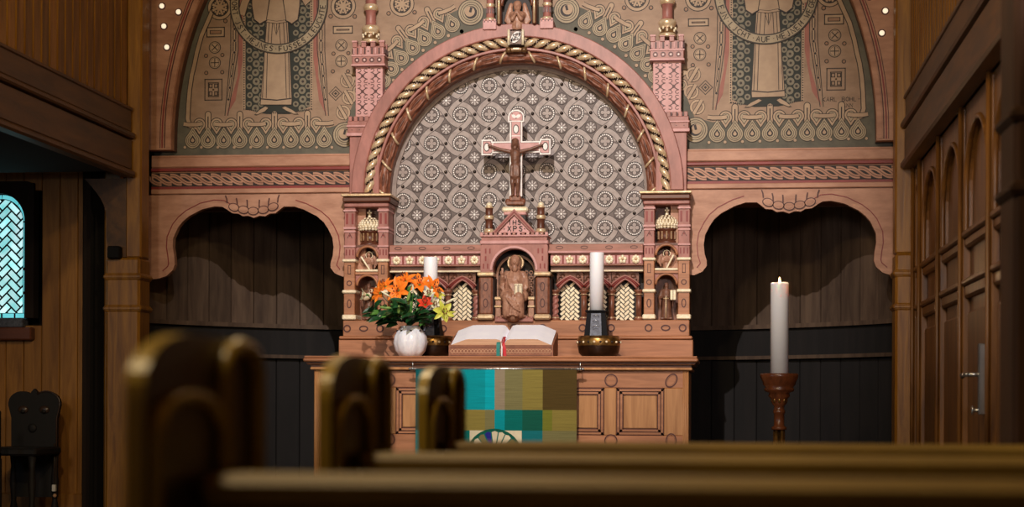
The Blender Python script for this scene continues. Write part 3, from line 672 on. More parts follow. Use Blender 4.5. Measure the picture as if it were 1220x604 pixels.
    # round scroll with its text
    cc = M(332.5, 4.8); rs = 52.5 * PXU
    ar = D.circ(cc, rs, 60, radians(130), radians(410))
    D.band(ar, 9.2 * PXU, 'grey_green', 'line_brown', 11, 1.2 * PXU); D.stroke(ar, 8.4 * PXU, 'tan_drop', 12.3)
    # ornamental border: drops and knots along the foot and round the altar arch
    u0 = (0, 1)
    chain(D, [L(*p) for p in DROPS], 9.7 * PXU, [u0] * len(DROPS))
    for i in range(len(DROPS) + 1):
        px = DROPS[0][0] - 9.3 + i * 19.6 if i < len(DROPS) else 395.5
        D.disc(M(px, 175.6), 2.1 * PXU, 'line_brown', 2, 10); D.disc(M(px, 175.6), 1.7 * PXU, 'tan_light', 4, 10)
    spiral(D, M(411, 160.6), 14 * PXU)
    cs = [L(*p) for p in ((448, 110), (457, 96), (466.5, 82.5), (478.5, 69.5), (492, 57.5), (506, 46.5), (522, 38), (539, 29.5))]
    ups = [Vector((p[0] * 1.0, p[1] - 2.10)).normalized() for p in cs]; ups = [(v.x, v.y) for v in ups]
    chain(D, cs, 9.2 * PXU, ups, 0); spiral(D, L(561, 15), 14.5 * PXU)
    for k in range(9):
        a_ = cs[min(k, 7)]; bb = cs[k + 1] if k < 7 else L(555, 27) ; mx, mz = (a_[0] + bb[0]) / 2, (a_[1] + bb[1]) / 2; n_ = Vector((mx, mz - 2.10)).normalized()
        q_ = (mx - n_.x * 9.5 * PXU, mz - n_.y * 9.5 * PXU); D.disc(q_, 2.3 * PXU, 'line_brown', 4.6, 10); D.disc(q_, 1.9 * PXU, 'tan_light', 5.4, 10)
    # vertical chain beside the tower foot
    for k, (px, py) in enumerate(((409, 134), (416, 116), (414, 96))):
        D.ring(M(px, py), 7 * PXU, 3.4 * PXU, 'line_brown', 2); D.ring(M(px, py), 7 * PXU, 2.4 * PXU, 'tan_light', 3)
        D.band([M(px - 5, py - 8), M(px + 4, py + 8)], 3.4 * PXU, 'tan_light', 'line_brown', 4, .7 * PXU)
    # lettering (never mirrored)
    DT = Draw(b, YP, False); ccx = cc[0] * (-1 if mir else 1)
    txt, a0 = ((u'DEIN.WORT.JST.MEJNES.FUSSES.LEUCHTE', -90 - 6.3 * 20.5) if s < 0 else ('UND.EJN.LJCHT.AUF.MEJNEM.WEGE', -90 - 6.3 * 15.5))
    for i, ch in enumerate(txt):
        if ch == 'Z': continue
        a = radians(a0 + 6.3 * i); hgt = 6.0 * PXU; rb = rs + hgt / 2
        if a0 + 6.3 * i < -230 or a0 + 6.3 * i > 50: continue
        org = (ccx + rb * cos(a), cc[1] + rb * sin(a)); tn = a + pi / 2
        w = 4 * hgt / 6 * .5
        letters(DT, ch, (org[0] - cos(tn) * w, org[1] - sin(tn) * w), hgt, 'line_brown', 13.4, w=1.0 * PXU, ang=tn)
    if s > 0:
        q = P(980, 121, YP); letters(DT, 'KARL BOHL-', q, 4.6 * PXU, 'line_brown', 1.6, w=.7 * PXU)
        q = P(1000, 128, YP); letters(DT, 'MANN', q, 4.2 * PXU, 'line_brown', 1.6, w=.7 * PXU)
        q = P(1003, 135, YP); letters(DT, '1906', q, 3.8 * PXU, 'line_brown', 1.6, w=.7 * PXU)
    return obj('painted_panel', b, None, (s * 1.6, YP, zlo), label, 'painted panel', 'painted panels beside the arch')
painted_panel(-1, 'painted wall panel with robed figure and round text scroll left of the arch')
painted_panel(1, 'painted wall panel with robed figure, text scroll and signature right of the arch')

def beam(s, label):
    t = thing('carved_beam', (s * 1.7, .96, Z(231, .94, 300)), label, 'beam', 'carved beams beside the altar arch')
    z = lambda py: Z(py, .94, 300)
    xa, xb = s * 1.02, s * 2.46
    b = MB(); b.box(xa, xb, .95, 1.0, z(231), z(184), 'pink_wood_warmlit'); b.box(xa, xb, .935, .99, z(198.6), z(186), 'pink_wood_warmlit', .006)
    b.box(xa, xb, .93, .97, z(230.4), z(224.5), 'pink_wood_warmlit', .004)
    obj('plank', b, t)
    b = MB(); b.box(xa, xb, .928, .96, z(203.4), z(199.6), 'red_line', .003); b.box(xa, xb, .94, .96, z(224.5), z(221.5), 'red_line'); obj('red_fillet', b, t)
    b = MB(); D = Draw(b, .948, False); zt, zb = z(205.6), z(220.4); zm = (zt + zb) / 2; A = (zt - zb) / 2 - .014; pch = .0695
    D.rect(min(xa, xb), max(xa, xb), zb - .004, zt + .004, 'dark_line', 1); n = int(1.44 / pch)
    for i in range(-1, n + 1):
        x0 = min(xa, xb) + i * pch; pts = []
        for k in range(15):
            u = k / 14.0; pts.append((x0 - .01 + u * pch * 2.15, zm + A * cos(pi * max(0, min(1, (u - .12) / .76)))))
        pts = [(max(min(xa, xb), min(max(xa, xb), p[0])), p[1]) for p in pts]
        if pts[-1][0] - pts[0][0] < .03: continue
        D.stroke(pts, .034, 'dark_line', 2 + .05 * i); D.stroke(pts, .025, 'pink_wood_warmlit', 3.2 + .05 * i); D.stroke(pts, .0035, 'brown_line', 3.6 + .05 * i)
    obj('interlace_carving', b, t)
beam(-1, 'wooden beam with carved interlace band above the left horseshoe opening')
beam(1, 'wooden beam with carved interlace band above the right horseshoe opening')

def horseshoe(s, label):
    Yh = .93
    t = thing('horseshoe_board', (s * 1.7, Yh, P(300, 332, Yh)[1]), label, 'arched board', 'horseshoe boards beside the altar')
    b = MB(); pts = [P(px, py, Yh) for px, py in HS]
    x0 = -2.47; x1 = pts[-1][0] - .1; zt = P(300, 231.5, Yh)[1]
    inn = [(-2.47, pts[0][1] - .004)] + pts + [(-1.02, pts[-1][1] + .003)]
    out = []
    n = len(inn)
    for i, p in enumerate(inn):
        out.append((p[0], zt))
    # side cheeks: points left of the opening edge reach out sideways first
    A = []; B = []
    k0 = 12; k1 = n - 13
    left = inn[:k0 + 1]; mid = inn[k0:k1 + 1]; right = inn[k1:]
    k = s
    fl = lambda l: [(-p[0] if s > 0 else p[0], p[1]) for p in l]
    b.strip(fl(left), fl([(-2.475, p[1]) for p in left]), Yh, Yh + .05, 'pink_wood_warmlit')
    b.strip(fl(mid), fl([(p[0], zt) for p in mid]), Yh, Yh + .05, 'pink_wood_warmlit')
    b.strip(fl(right), fl([(-1.0, p[1]) for p in right]), Yh, Yh + .05, 'pink_wood_warmlit')
    xl = left[-1]; b.box(s * 2.475, s * -xl[0], Yh, Yh + .05, xl[1], zt, 'pink_wood_warmlit'); xr = right[0]; b.box(s * 1.0, s * -xr[0], Yh, Yh + .05, xr[1], zt, 'pink_wood_warmlit')
    D = Draw(b, Yh, s > 0)
    # raised edge roll and red line that follow the opening
    def off(pl, d):
        out = []
        for i, p in enumerate(pl):
            a = pl[max(0, i - 1)]; c = pl[min(len(pl) - 1, i + 1)]; tt = Vector((c[0] - a[0], c[1] - a[1])).normalized(); out.append((p[0] - tt.y * d, p[1] + tt.x * d))
        return out
    l1 = pts[1:14]; l2 = pts[25:-1]
    for l in (l1, l2):
        D.stroke(off(l, .011), .020, 'pink_wood_warmlit', 5); D.stroke(off(l, .030), .018, 'pink_wood_warmlit', 3); D.stroke(off(l, .044), .0055, 'red_line', 4)
    obj('arched_plank', b, t)
    # carved crest of five beads with short stems
    b = MB(); D = Draw(b, Yh - .004, s > 0)
    for k, (px, py) in enumerate(((279, 247), (290.5, 250), (302, 251.5), (314, 250), (325.5, 246.5))):
        c = P(px, py, Yh); u = abs(P(301, 250, Yh)[0] - P(300, 250, Yh)[0])
        rot = radians((-18, -8, 0, 8, 18)[k])
        D.disc(c, 6.8 * u, 'ring_brown', 2, 20, ry=4.9 * u, rot=rot); D.disc(c, 5.6 * u, 'pink_wood_warmlit', 6, 20, ry=3.8 * u, rot=rot); D.disc(c, 3.6 * u, 'pink_wood_warmlit', 9, 16, ry=2.2 * u, rot=rot)
    for k, px in enumerate((271, 283, 295, 309, 320, 331)):
        py = (241, 244, 246, 246, 244, 240)[k]; D.stroke([P(px, py + 1, Yh), P(px + (k - 2.5) * .2, py - 4, Yh), P(px + (k - 2.5) * .8, py - 8, Yh)], .008, 'ring_brown', 4)
    obj('bead_crest', b, t)
horseshoe(-1, 'pinkish board cut to a horseshoe opening with bead crest, left of the altar')
horseshoe(1, 'pinkish board cut to a horseshoe opening with bead crest, right of the altar')

# great chancel arch framing everything
ga = thing('chancel_arch', (0, .9, 2.38), 'large rounded wooden arch with small glowing round knobs framing both painted panels', 'arch')
RC = 2.30; ZC = 2.454; zfoot = 2.385
b = MB(); N = 64
inn = [(RC, zfoot + .01)] + [(RC * cos(pi * i / N), ZC + RC * sin(pi * i / N)) for i in range(N + 1)] + [(-RC, zfoot + .01)]
out = []
for (x, z) in inn:
    a = atan2(max(0, z - ZC), x); Ro = RC + .42; xx, zz = Ro * cos(a), ZC + Ro * sin(a); out.append((max(-2.47, min(2.47, xx)), zz if z > ZC else z))
b.strip(inn, out, .86, .93, 'pink_wood_warmlit'); b.strip([(x * 1.0, z) for x, z in inn], out, .93, .995, 'oak_dark')
obj('arch_board', b, ga)
b = MB(); D = Draw(b, .86, False)
def offr(d): return [(RC + d, zfoot + .02)] + [((RC + d) * cos(pi * i / N), ZC + (RC + d) * sin(pi * i / N)) for i in range(N + 1)] + [(-RC - d, zfoot + .02)]
D.stroke(offr(.018), .03, 'pink_wood_warmlit', 9); D.stroke(offr(.060), .009, 'red_line', 3); D.stroke(offr(.044), .006, 'ring_brown', 4); D.stroke(offr(.074), .004, 'ring_brown', 4)
obj('edge_roll', b, ga)
stud_px = [(198.5, 56), (195, 31), (192.6, 7), (212.4, 14), (199, -16), (226, -12), (212, -36), (240, -34)]
for s in (-1, 1):
    for (px, py) in stud_px:
        x, z = P(px, py, .85); b = MB(); b.ball((s * abs(x), .852, z), (.017, .013, .017), 'glow_knob', 14, 8); b.lathe([(.022, 0), (.026, .004)], (0, 0), 'dark_line', 14) if False else None
        D = Draw(b, .86, False); D.disc((s * abs(x), z), .025, 'ring_brown', 2, 16); obj('glow_knob', b, ga)
# ================================================================ REREDOS (carved altarpiece behind the altar table)
rr = thing('reredos', (0, .9, 1.0), 'tall carved pink and gold altarpiece with patterned round arch and twin towers', 'altarpiece')
ZA = 2.10
def zr(py, Y=.84, px=793): return P(px, py, Y)[1]
def zc(py, Y=.84, px=613): return P(px, py, Y)[1]
# predella
b = MB(); hp = HX(402.5, 824.5, .80); zs = zc(402, .8)
b.box(-hp, hp, .80, 1.2, 1.0, zc(404.5, .8), 'oak', .004); b.box(-hp + .004, hp - .004, .785, 1.2, zc(404.2, .8), zc(400.3, .8), 'oak', .008)
hu = HX(406, 818.5, .82); b.box(-hu, hu, .82, 1.2, zc(400.5, .8), zc(381.5, .82), 'oak', .004)
D = Draw(b, .82)
for px in (413.6, 452.8, 528, 578, 612, 646.5, 694, 728, 772.7, 813.3): D.ring(P(px, 391.5 if px < 600 else 390.6, .82), .021, .0085, 'ring_brown', 3, 22)
for px in (433.3, 793): D.ring(P(px, 391.5 if px < 600 else 390.6, .82), .026, .0085, 'ring_brown', 3, 24, ry=.016)
obj('predella', b, rr)

# patterned back panel in the arch
b = MB(); zb0 = zc(294, 1.1); RP = .90
arc = [(RP * cos(pi * i / 40), ZA + RP * sin(pi * i / 40)) for i in range(41)]
b.prism([(RP, zb0)] + arc + [(-RP, zb0)], 1.10, 1.13, 'panel_ground')
D = Draw(b, 1.10); S = .1925; z0 = P(617, 101.5, 1.1)[1]
def inreg(x, z, e=0): return (abs(x) < .84 + e and z > zb0 - .02) and (z < ZA or x * x + (z - ZA) ** 2 < (.84 + e) ** 2)
for i in range(-5, 6):
    for j in range(-1, 9):
        x, z = i * S - .012, z0 - j * S * .985
        if inreg(x, z, .09):
            D.band(D.circ((x, z), .365 * S, 28), .165 * S, 'panel_band', 'dark_line', 1, .0034)
            D.disc((x, z), .262 * S, 'dark_line', 4, 24); D.disc((x, z), .245 * S, 'panel_ground', 4.6, 24)
            for k in range(20):
                a = 2 * pi * k / 20; a2 = a + .2; D.stroke([(x + .232 * S * cos(a), z + .232 * S * sin(a)), (x + .232 * S * cos(a2), z + .232 * S * sin(a2))], .0075, 'panel_white', 5.4)
            for k in range(4):
                a = k * pi / 2; D.disc((x + .10 * S * cos(a), z + .10 * S * sin(a)), .085 * S, 'dark_line', 5.2, 12)
            D.disc((x, z), .05 * S, 'dark_line', 5.2, 8)
            for k in range(4):
                a = k * pi / 2; D.disc((x + .10 * S * cos(a), z + .10 * S * sin(a)), .065 * S, 'panel_band', 6, 12)
            D.disc((x, z), .06 * S, 'panel_band', 6.4, 10)
        for (kx, kz, hv) in ((.5, 0, 'h'), (0, -.5, 'v')):
            qx, qz = x + kx * S, z + kz * S * .985
            if inreg(qx, qz, .07):
                r = .365 * S
                if hv == 'h': pts = bez((x + r * cos(1.05), z + r * sin(1.05)), (qx - .02 * S, qz + .16 * S), (qx + .02 * S, qz - .16 * S), (x + S - r * cos(1.05), z - r * sin(1.05)), 12)
                else:
                    z2 = z - S * .985; pts = bez((x - r * sin(1.05), z2 + r * cos(1.05)), (qx - .16 * S, qz - .03 * S), (qx + .16 * S, qz + .03 * S), (x + r * sin(1.05), z - r * cos(1.05)), 12)
                D.band(pts, .165 * S, 'panel_band', 'dark_line', 2.2, .0032)
                b.ball((qx, 1.092, qz), (.0115, .009, .0115), 'dark_line', 8, 6); b.ball((qx - .002, 1.087, qz + .003), .0035, 'gold', 6, 4)  # small bright ball paints a glint on each dark knob
        sx, sz = x + .5 * S, z - .5 * S * .985
        if inreg(sx, sz, .06):
            D.disc((sx, sz), .205 * S, 'dark_line', 3.8, 20); D.disc((sx, sz), .19 * S, 'panel_ground', 4.4, 20)
            for k in range(8):
                a = k * pi / 4; D.disc((sx + .115 * S * cos(a), sz + .115 * S * sin(a)), .062 * S, 'panel_star', 5.2, 8, ry=.024 * S, rot=a)
            D.disc((sx, sz), .04 * S, 'panel_white', 5.6, 8)
obj('patterned_panel', b, rr)
b = MB(); b.sweep([(.826, 1.10), (.826, 1.075), (.850, 1.06), (.90, 1.06), (.90, 1.10)], ZA, 0, pi, 60, 'panel_band')
for s in (-1, 1): b.box(s * .826, s * .90, 1.07, 1.12, zb0 - .02, ZA, 'panel_band')
b.box(-.9, .9, 1.05, 1.12, zb0 - .03, zc(289.5, 1.08), 'panel_band'); obj('panel_frame', b, rr)

# archivolt: shadow roll, leaf wreath, fillet, gold rope, pink band
b = MB(); b.sweep([(.850, 1.06), (.846, .965), (.862, .945), (.93, .945), (.93, 1.06)], ZA, 0, pi, 64, 'brown_carved'); obj('inner_roll', b, rr)
b = MB(); NL = 160
prof = [(.878 + .030 * 0, .0)]
vs = []; fs = []; K = 9
for i in range(NL + 1):
    a = pi * i / NL; q = (i % 10) / 10.0
    for k in range(K):
        t = pi * k / (K - 1); rad = .030 * (1 + .12 * sin(a * 66 + k * 1.3))
        r = .886 - .030 * cos(t) * 1.0; y = .945 - rad * sin(t)
        vs.append((r * cos(a), y, ZA + r * sin(a)))
for i in range(NL):
    for k in range(K - 1): fs.append((i * K + k, i * K + k + 1, (i + 1) * K + k + 1, (i + 1) * K + k))
b.add(vs, fs, 'brown_carved', True)
nr = 15
for j in range(nr + 1):                      # leaves between the tie rings
    a0 = pi * j / nr
    if j < nr:
        sgn = 1 if a0 < pi / 2 else -1
        for lf in range(3):
            pts = []; rs = []
            for u in range(7):
                t = u / 6.0; a = a0 + pi / nr * (.12 + .76 * t); r = .886 + (lf - 1) * .017 * (1 + .5 * sin(t * pi)) ; pts.append((r * cos(a), .945 - .026 * (1 if lf == 1 else .72), ZA + r * sin(a))); rs.append(.0022 + .0075 * sin(pi * (t if sgn > 0 else 1 - t) ** .8))
            b.tube(pts, rs, 'oak_dark' if lf == 1 else 'brown_carved', 6)
obj('leaf_wreath', b, rr)
for j in range(nr + 1):
    a0 = pi * (j + (0 if True else 0)) / nr; sw = .028 * (1 if a0 > pi / 2 else -1); b = MB()
    pts = [((.886 - .034 * cos(t)) * cos(a0 + sw * cos(t)), .945 - .037 * sin(t), ZA + (.886 - .034 * cos(t)) * sin(a0 + sw * cos(t))) for t in [pi * q / 10 for q in range(11)]]
    b.tube(pts, .0085, 'gold', 6); obj('tie_ring', b, rr, label='gilded ring tied round the leaf wreath')
b = MB(); b.sweep([(.917, .95), (.917, .905), (.921, .898), (.933, .898), (.937, .905), (.937, .95)], ZA, 0, pi, 72, 'pink_wood'); obj('fillet', b, rr)
# gold rope with dark grooves
b = MB(); N = 620; K = 14; vs = []; ms = []; fs = []
for i in range(N + 1):
    a = pi * i / N
    tw = (a if a < pi / 2 else pi - a) * 83 + .4
    for k in range(K):
        t = 2 * pi * k / K; rad = .030 * (1 + .20 * cos(2 * (t) - tw * 1.0)); r = .971 + rad * cos(t); y = .902 - rad * sin(t)
        vs.append((r * cos(a), y, ZA + r * sin(a)))
g1, g2 = [], []
for i in range(N):
    a = pi * (i + .5) / N; tw = (a if a < pi / 2 else pi - a) * 83 + .4
    for k in range(K):
        f = (i * K + k, i * K + (k + 1) % K, (i + 1) * K + (k + 1) % K, (i + 1) * K + k)
        (g2 if cos(2 * (2 * pi * (k + .5) / K) - tw) < -.62 else g1).append(f)
b.add(vs, g1, 'gold', True); b.add(vs, g2, 'bronze', True); obj('rope_moulding', b, rr, label='gilded twisted rope moulding')
b = MB(); b.sweep([(1.000, .96), (1.000, .872), (1.006, .866), (1.080, .866), (1.085, .872), (1.085, .995), (1.0, .995)], ZA, 0, pi, 72, 'pink_wood')
b.sweep([(.94, .96), (.94, .93), (1.002, .93), (1.002, .96)], ZA, 0, pi, 72, 'dark_line'); obj('arch_band', b, rr)
# keystone with knot
b = MB(); zk = zc(45, .86, 615); b.box(-.052, .052, .845, .96, zk - .056, zk + .054, 'bronze', .012)
for s in (-1, 1):
    b.tube([(s * .046, .842, zk - .05), (s * .046, .842, zk + .05)], .009, 'gold_pale', 6)
D = Draw(b, .842)
for (pts) in (bez((-.026, zk - .03), (-.034, zk + .02), (.02, zk + .05), (.026, zk + .02), 8) + bez((.026, zk + .02), (.02, zk - .01), (-.02, zk + .0), (-.012, zk + .018), 6), [( -p[0], 2 * zk - p[1]) for p in (bez((-.026, zk - .03), (-.034, zk + .02), (.02, zk + .05), (.026, zk + .02), 8) + bez((.026, zk + .02), (.02, zk - .01), (-.02, zk + .0), (-.012, zk + .018), 6))]):
    D.stroke(pts, .011, 'panel_white', 5)
b.box(-.06, .06, .87, 1.0, zk - .088, zk - .056, 'gold_dark', .01); b.box(-.022, .022, .862, .9, zk - .075, zk - .063, 'gold_pale', .003)
for s in (-1, 1): b.ball((s * .05, .88, zk - .075), (.022, .02, .02), 'gold_dark', 10, 6)
obj('keystone', b, rr, label='gilded keystone block with white knot')

# ---- twin towers above the arch shoulders
def tower(s):
    Yt = .90; px0, px1 = 424.5, 457.5
    xa = abs(X(775, Yt) - 0) if False else HX(457.5, 779.5, Yt); xb = HX(424.5, 812.5, Yt); xm = (xa + xb) / 2; hw = (xb - xa) / 2
    z = lambda py: zr(py - 2.5, Yt, 793)                 # left-side pixel rows
    t = obj_t = None
    b = MB(); b.box(s * xa, s * xb, Yt, Yt + .095, z(150), z(72), 'pink_pale', .003)
    D = Draw(b, Yt); cxs = s * xm; zt_ = z(77); zb_ = z(134); u = (zt_ - zb_) / 3
    for r in range(3):
        zc_ = zt_ - u * (r + .5)
        for sx in (-1, 1):
            cx = cxs + sx * hw * .48
            D.stroke(bez((cx - hw * .36, zc_ + u * .22), (cx - .005, zc_ + u * .2), (cx + .005, zc_ - u * .2), (cx + hw * .36, zc_ - u * .22), 8), .006, 'ring_brown', 2)
            D.stroke(bez((cx + hw * .36, zc_ + u * .22), (cx + .005, zc_ + u * .2), (cx - .005, zc_ - u * .2), (cx - hw * .36, zc_ - u * .22), 8), .006, 'ring_brown', 2.3)
            D.poly(D.circ((cx, zc_), hw * .13, 4), 'ring_brown', 3)
            for q in (-1, 1):
                for w in (-1, 1):
                    pts = [(cx + q * hw * .26 + hw * .17 * cos(a) * (1 - .05 * k), zc_ + w * u * .36 + u * .12 * sin(a) * (1 - .05 * k)) for k, a in enumerate([(-w * pi / 2) + w * q * (-1) * pi * .19 * k for k in range(8)])]
                    D.stroke(pts, .004, 'ring_brown', 2)
        D.disc((cxs, zc_ + u / 2), .005, 'ring_brown', 2, 8)
    body = obj('tower', b, rr)
    # battlemented head
    b = MB(); ha = hw + .017; 
    b.box(cxs - ha, cxs + ha, Yt - .035, Yt + .095, z(74.5), z(62.5), 'pink_wood', .003); b.box(cxs - ha - .004, cxs + ha + .004, Yt - .04, Yt + .095, z(64), z(62), 'pink_pale'); b.box(cxs - ha - .004, cxs + ha + .004, Yt - .04, Yt + .095, z(75.5), z(73.5), 'pink_pale')
    b.box(cxs - ha + .006, cxs + ha - .006, Yt - .028, Yt + .095, z(62.5), z(52), 'pink_wood')
    D = Draw(b, Yt - .035)
    for k in range(4): D.ring((cxs + (k - 1.5) * ha * .46, z(68.5)), .0135, .006, 'ring_brown', 2, 14); D.disc((cxs + (k - 1.5) * ha * .46, z(68.5)), .005, 'panel_white', 2, 8)
    for k in range(4):
        xx = cxs + (k - 1.5) * ha * .56
        b.box(xx - .0155, xx + .0155, Yt - .034, Yt - .0, z(53), z(45.5 if k in (0, 3) else 47), 'pink_wood', .002); b.box(xx - .0175, xx + .0175, Yt - .04, Yt + .004, z(47), z(45 if k in (0, 3) else 46), 'pink_pale')
        for yy in (1,): b.box(xx - .0155, xx + .0155, Yt + .07, Yt + .095, z(53), z(46), 'pink_wood')
    for k in range(9):
        xx = cxs - ha + .012 + k * (2 * ha - .024) / 8; b.box(xx - .005, xx + .005, Yt - .033, Yt - .02, z(61), z(53.5), 'ring_brown' if k % 2 else 'pink_pale')
    for zz_ in (57.5,): b.box(cxs - .012, cxs + .012, Yt - .036, Yt, z(62), z(52), 'pink_pale')
    D.disc((cxs, z(58)), .006, 'ring_brown', 3, 4)
    for k in range(5):
        for side in (-1, 1): b.box(cxs + side * (ha - .002), cxs + side * (ha + .003), Yt - .02 + k * .036, Yt - .004 + k * .036, z(60), z(54), 'ring_brown')
    obj('battlement', b, body)
    # turned gilded lantern on top
    pr = [(.052, 46), (.058, 43), (.048, 41), (.046, 34), (.052, 31), (.060, 28), (.052, 25), (.038, 24), (.034, 22), (.034, 8), (.042, 6), (.050, 3), (.046, 0), (.036, -2), (.034, -20), (.05, -24), (.0, -50)]
    mm = ['gold', 'gold', 'gold_dark', 'gold', 'gold', 'gold', 'gold', 'pink_wood', 'pink_wood', 'pink_wood', 'gold', 'gold', 'gold', 'pink_wood', 'gold', 'gold']
    b = MB(); b.lathe([(r, z(p)) for r, p in pr], (cxs, Yt + .05), 'gold', 22, mm=mm)
    for k in range(12):
        a = 2 * pi * k / 12; b.ball((cxs + .052 * cos(a), Yt + .05 + .052 * sin(a), z(36 + (2 if k % 2 else -1))), (.008, .008, .012), 'gold_pale', 6, 4)
    obj('lantern', b, body, label='turned gilded lantern on the tower')
    # lower battlement and pilaster down to the column cap
    b = MB(); b.box(cxs - hw + .0, s * 1.085 if s > 0 else cxs + hw, Yt - .02, Yt + .12, z(152), z(142), 'pink_wood') if False else None
    xo = 1.115
    b.box(s * (xa + .02), s * xo, Yt - .015, Yt + .095, z(156), z(141.5), 'pink_wood', .003); b.box(s * (xa + .02), s * (xo + .006), Yt - .024, Yt + .095, z(149), z(146.8), 'pink_pale', .002); b.box(s * (xa + .02), s * (xo + .006), Yt - .024, Yt + .095, z(160), z(156), 'pink_pale', .002)
    for k in range(5):
        xx = s * (xo - .018 - k * .037); b.box(xx - .012, xx + .012, Yt - .018, Yt + .10, z(142), z(136), 'pink_wood', .002)
    D = Draw(b, Yt - .016)
    for k in range(4): D.rect(min(s * (xo - .037 - k * .037), 9) - .004, s * (xo - .037 - k * .037) + .004, z(141), z(136.5), 'ring_brown', 1) ; D.disc((s * (xo - .03 - k * .05), z(152.5)), .004, 'ring_brown', 1, 4)
    b.box(s * (xa + .02), s * (xo - .012), Yt - .005, Yt + .095, ZA - .02, z(160), 'pink_wood', .004)
    obj('pilaster', b, body)
tower(-1); tower(1)

# ---- niche towers carrying the arch
def small_figure(b, F, h, arms=True, wings=False):
    """standing figure of height h; F(u, v, w) -> point with u right, v up (0..1 of h), w toward viewer"""
    b.cone(F(0, .06, 0), F(0, .50, 0), .16 * h, .115 * h, 'statue', 12); b.cone(F(0, .5, 0), F(0, .72, 0), .115 * h, .125 * h, 'statue', 12)
    b.cone(F(-.09, .76, 0), F(.09, .76, 0), .065 * h, .065 * h, 'statue', 10); b.cone(F(0, .78, 0), F(0, .84, 0), .045 * h, .045 * h, 'statue')
    b.ball(F(0, .90, .01), (.062 * h, .068 * h, .085 * h), 'statue', 14, 10); b.ball(F(0, .955, -.01), (.066 * h, .07 * h, .05 * h), 'statue'); b.ball(F(0, .885, .075), .016 * h, 'statue')
    b.ball(F(0, .845, .05), (.04 * h, .03 * h, .045 * h), 'statue')
    for k in range(7):
        a = (k - 3) * .33; b.cone(F(.145 * sin(a), .03, .13 * cos(a)), F(.09 * sin(a), .52, .10 * cos(a)), .022 * h, .012 * h, 'statue', 6)
    for s_ in (-1, 1):
        b.cone(F(s_ * .14, .75, 0), F(s_ * .19, .57, .02), .05 * h, .042 * h, 'statue'); b.cone(F(s_ * .19, .57, .02), F(s_ * .05, .60, .15), .042 * h, .03 * h, 'statue'); b.ball(F(s_ * .045, .605, .165), .028 * h, 'statue')
        b.cone(F(s_ * .18, .56, .02), F(s_ * .17, .34, .04), .045 * h, .02 * h, 'statue', 8); b.ball(F(s_ * .055, .02, .12), (.04 * h, .07 * h, .03 * h), 'statue')
    b.box(F(-.17, 0, 0)[0], F(.17, 0, 0)[0], F(0, 0, .17)[1], F(0, 0, -.12)[1], F(0, -.02, 0)[2], F(0, .03, 0)[2], 'statue')
    if wings:
        for s_ in (-1, 1):
            for k in range(6): b.cone(F(s_ * (.15 + .035 * k), .82 - .01 * k, -.07), F(s_ * (.17 + .055 * k), .30 + .07 * k, -.08), .035 * h, .015 * h, 'statue', 6)
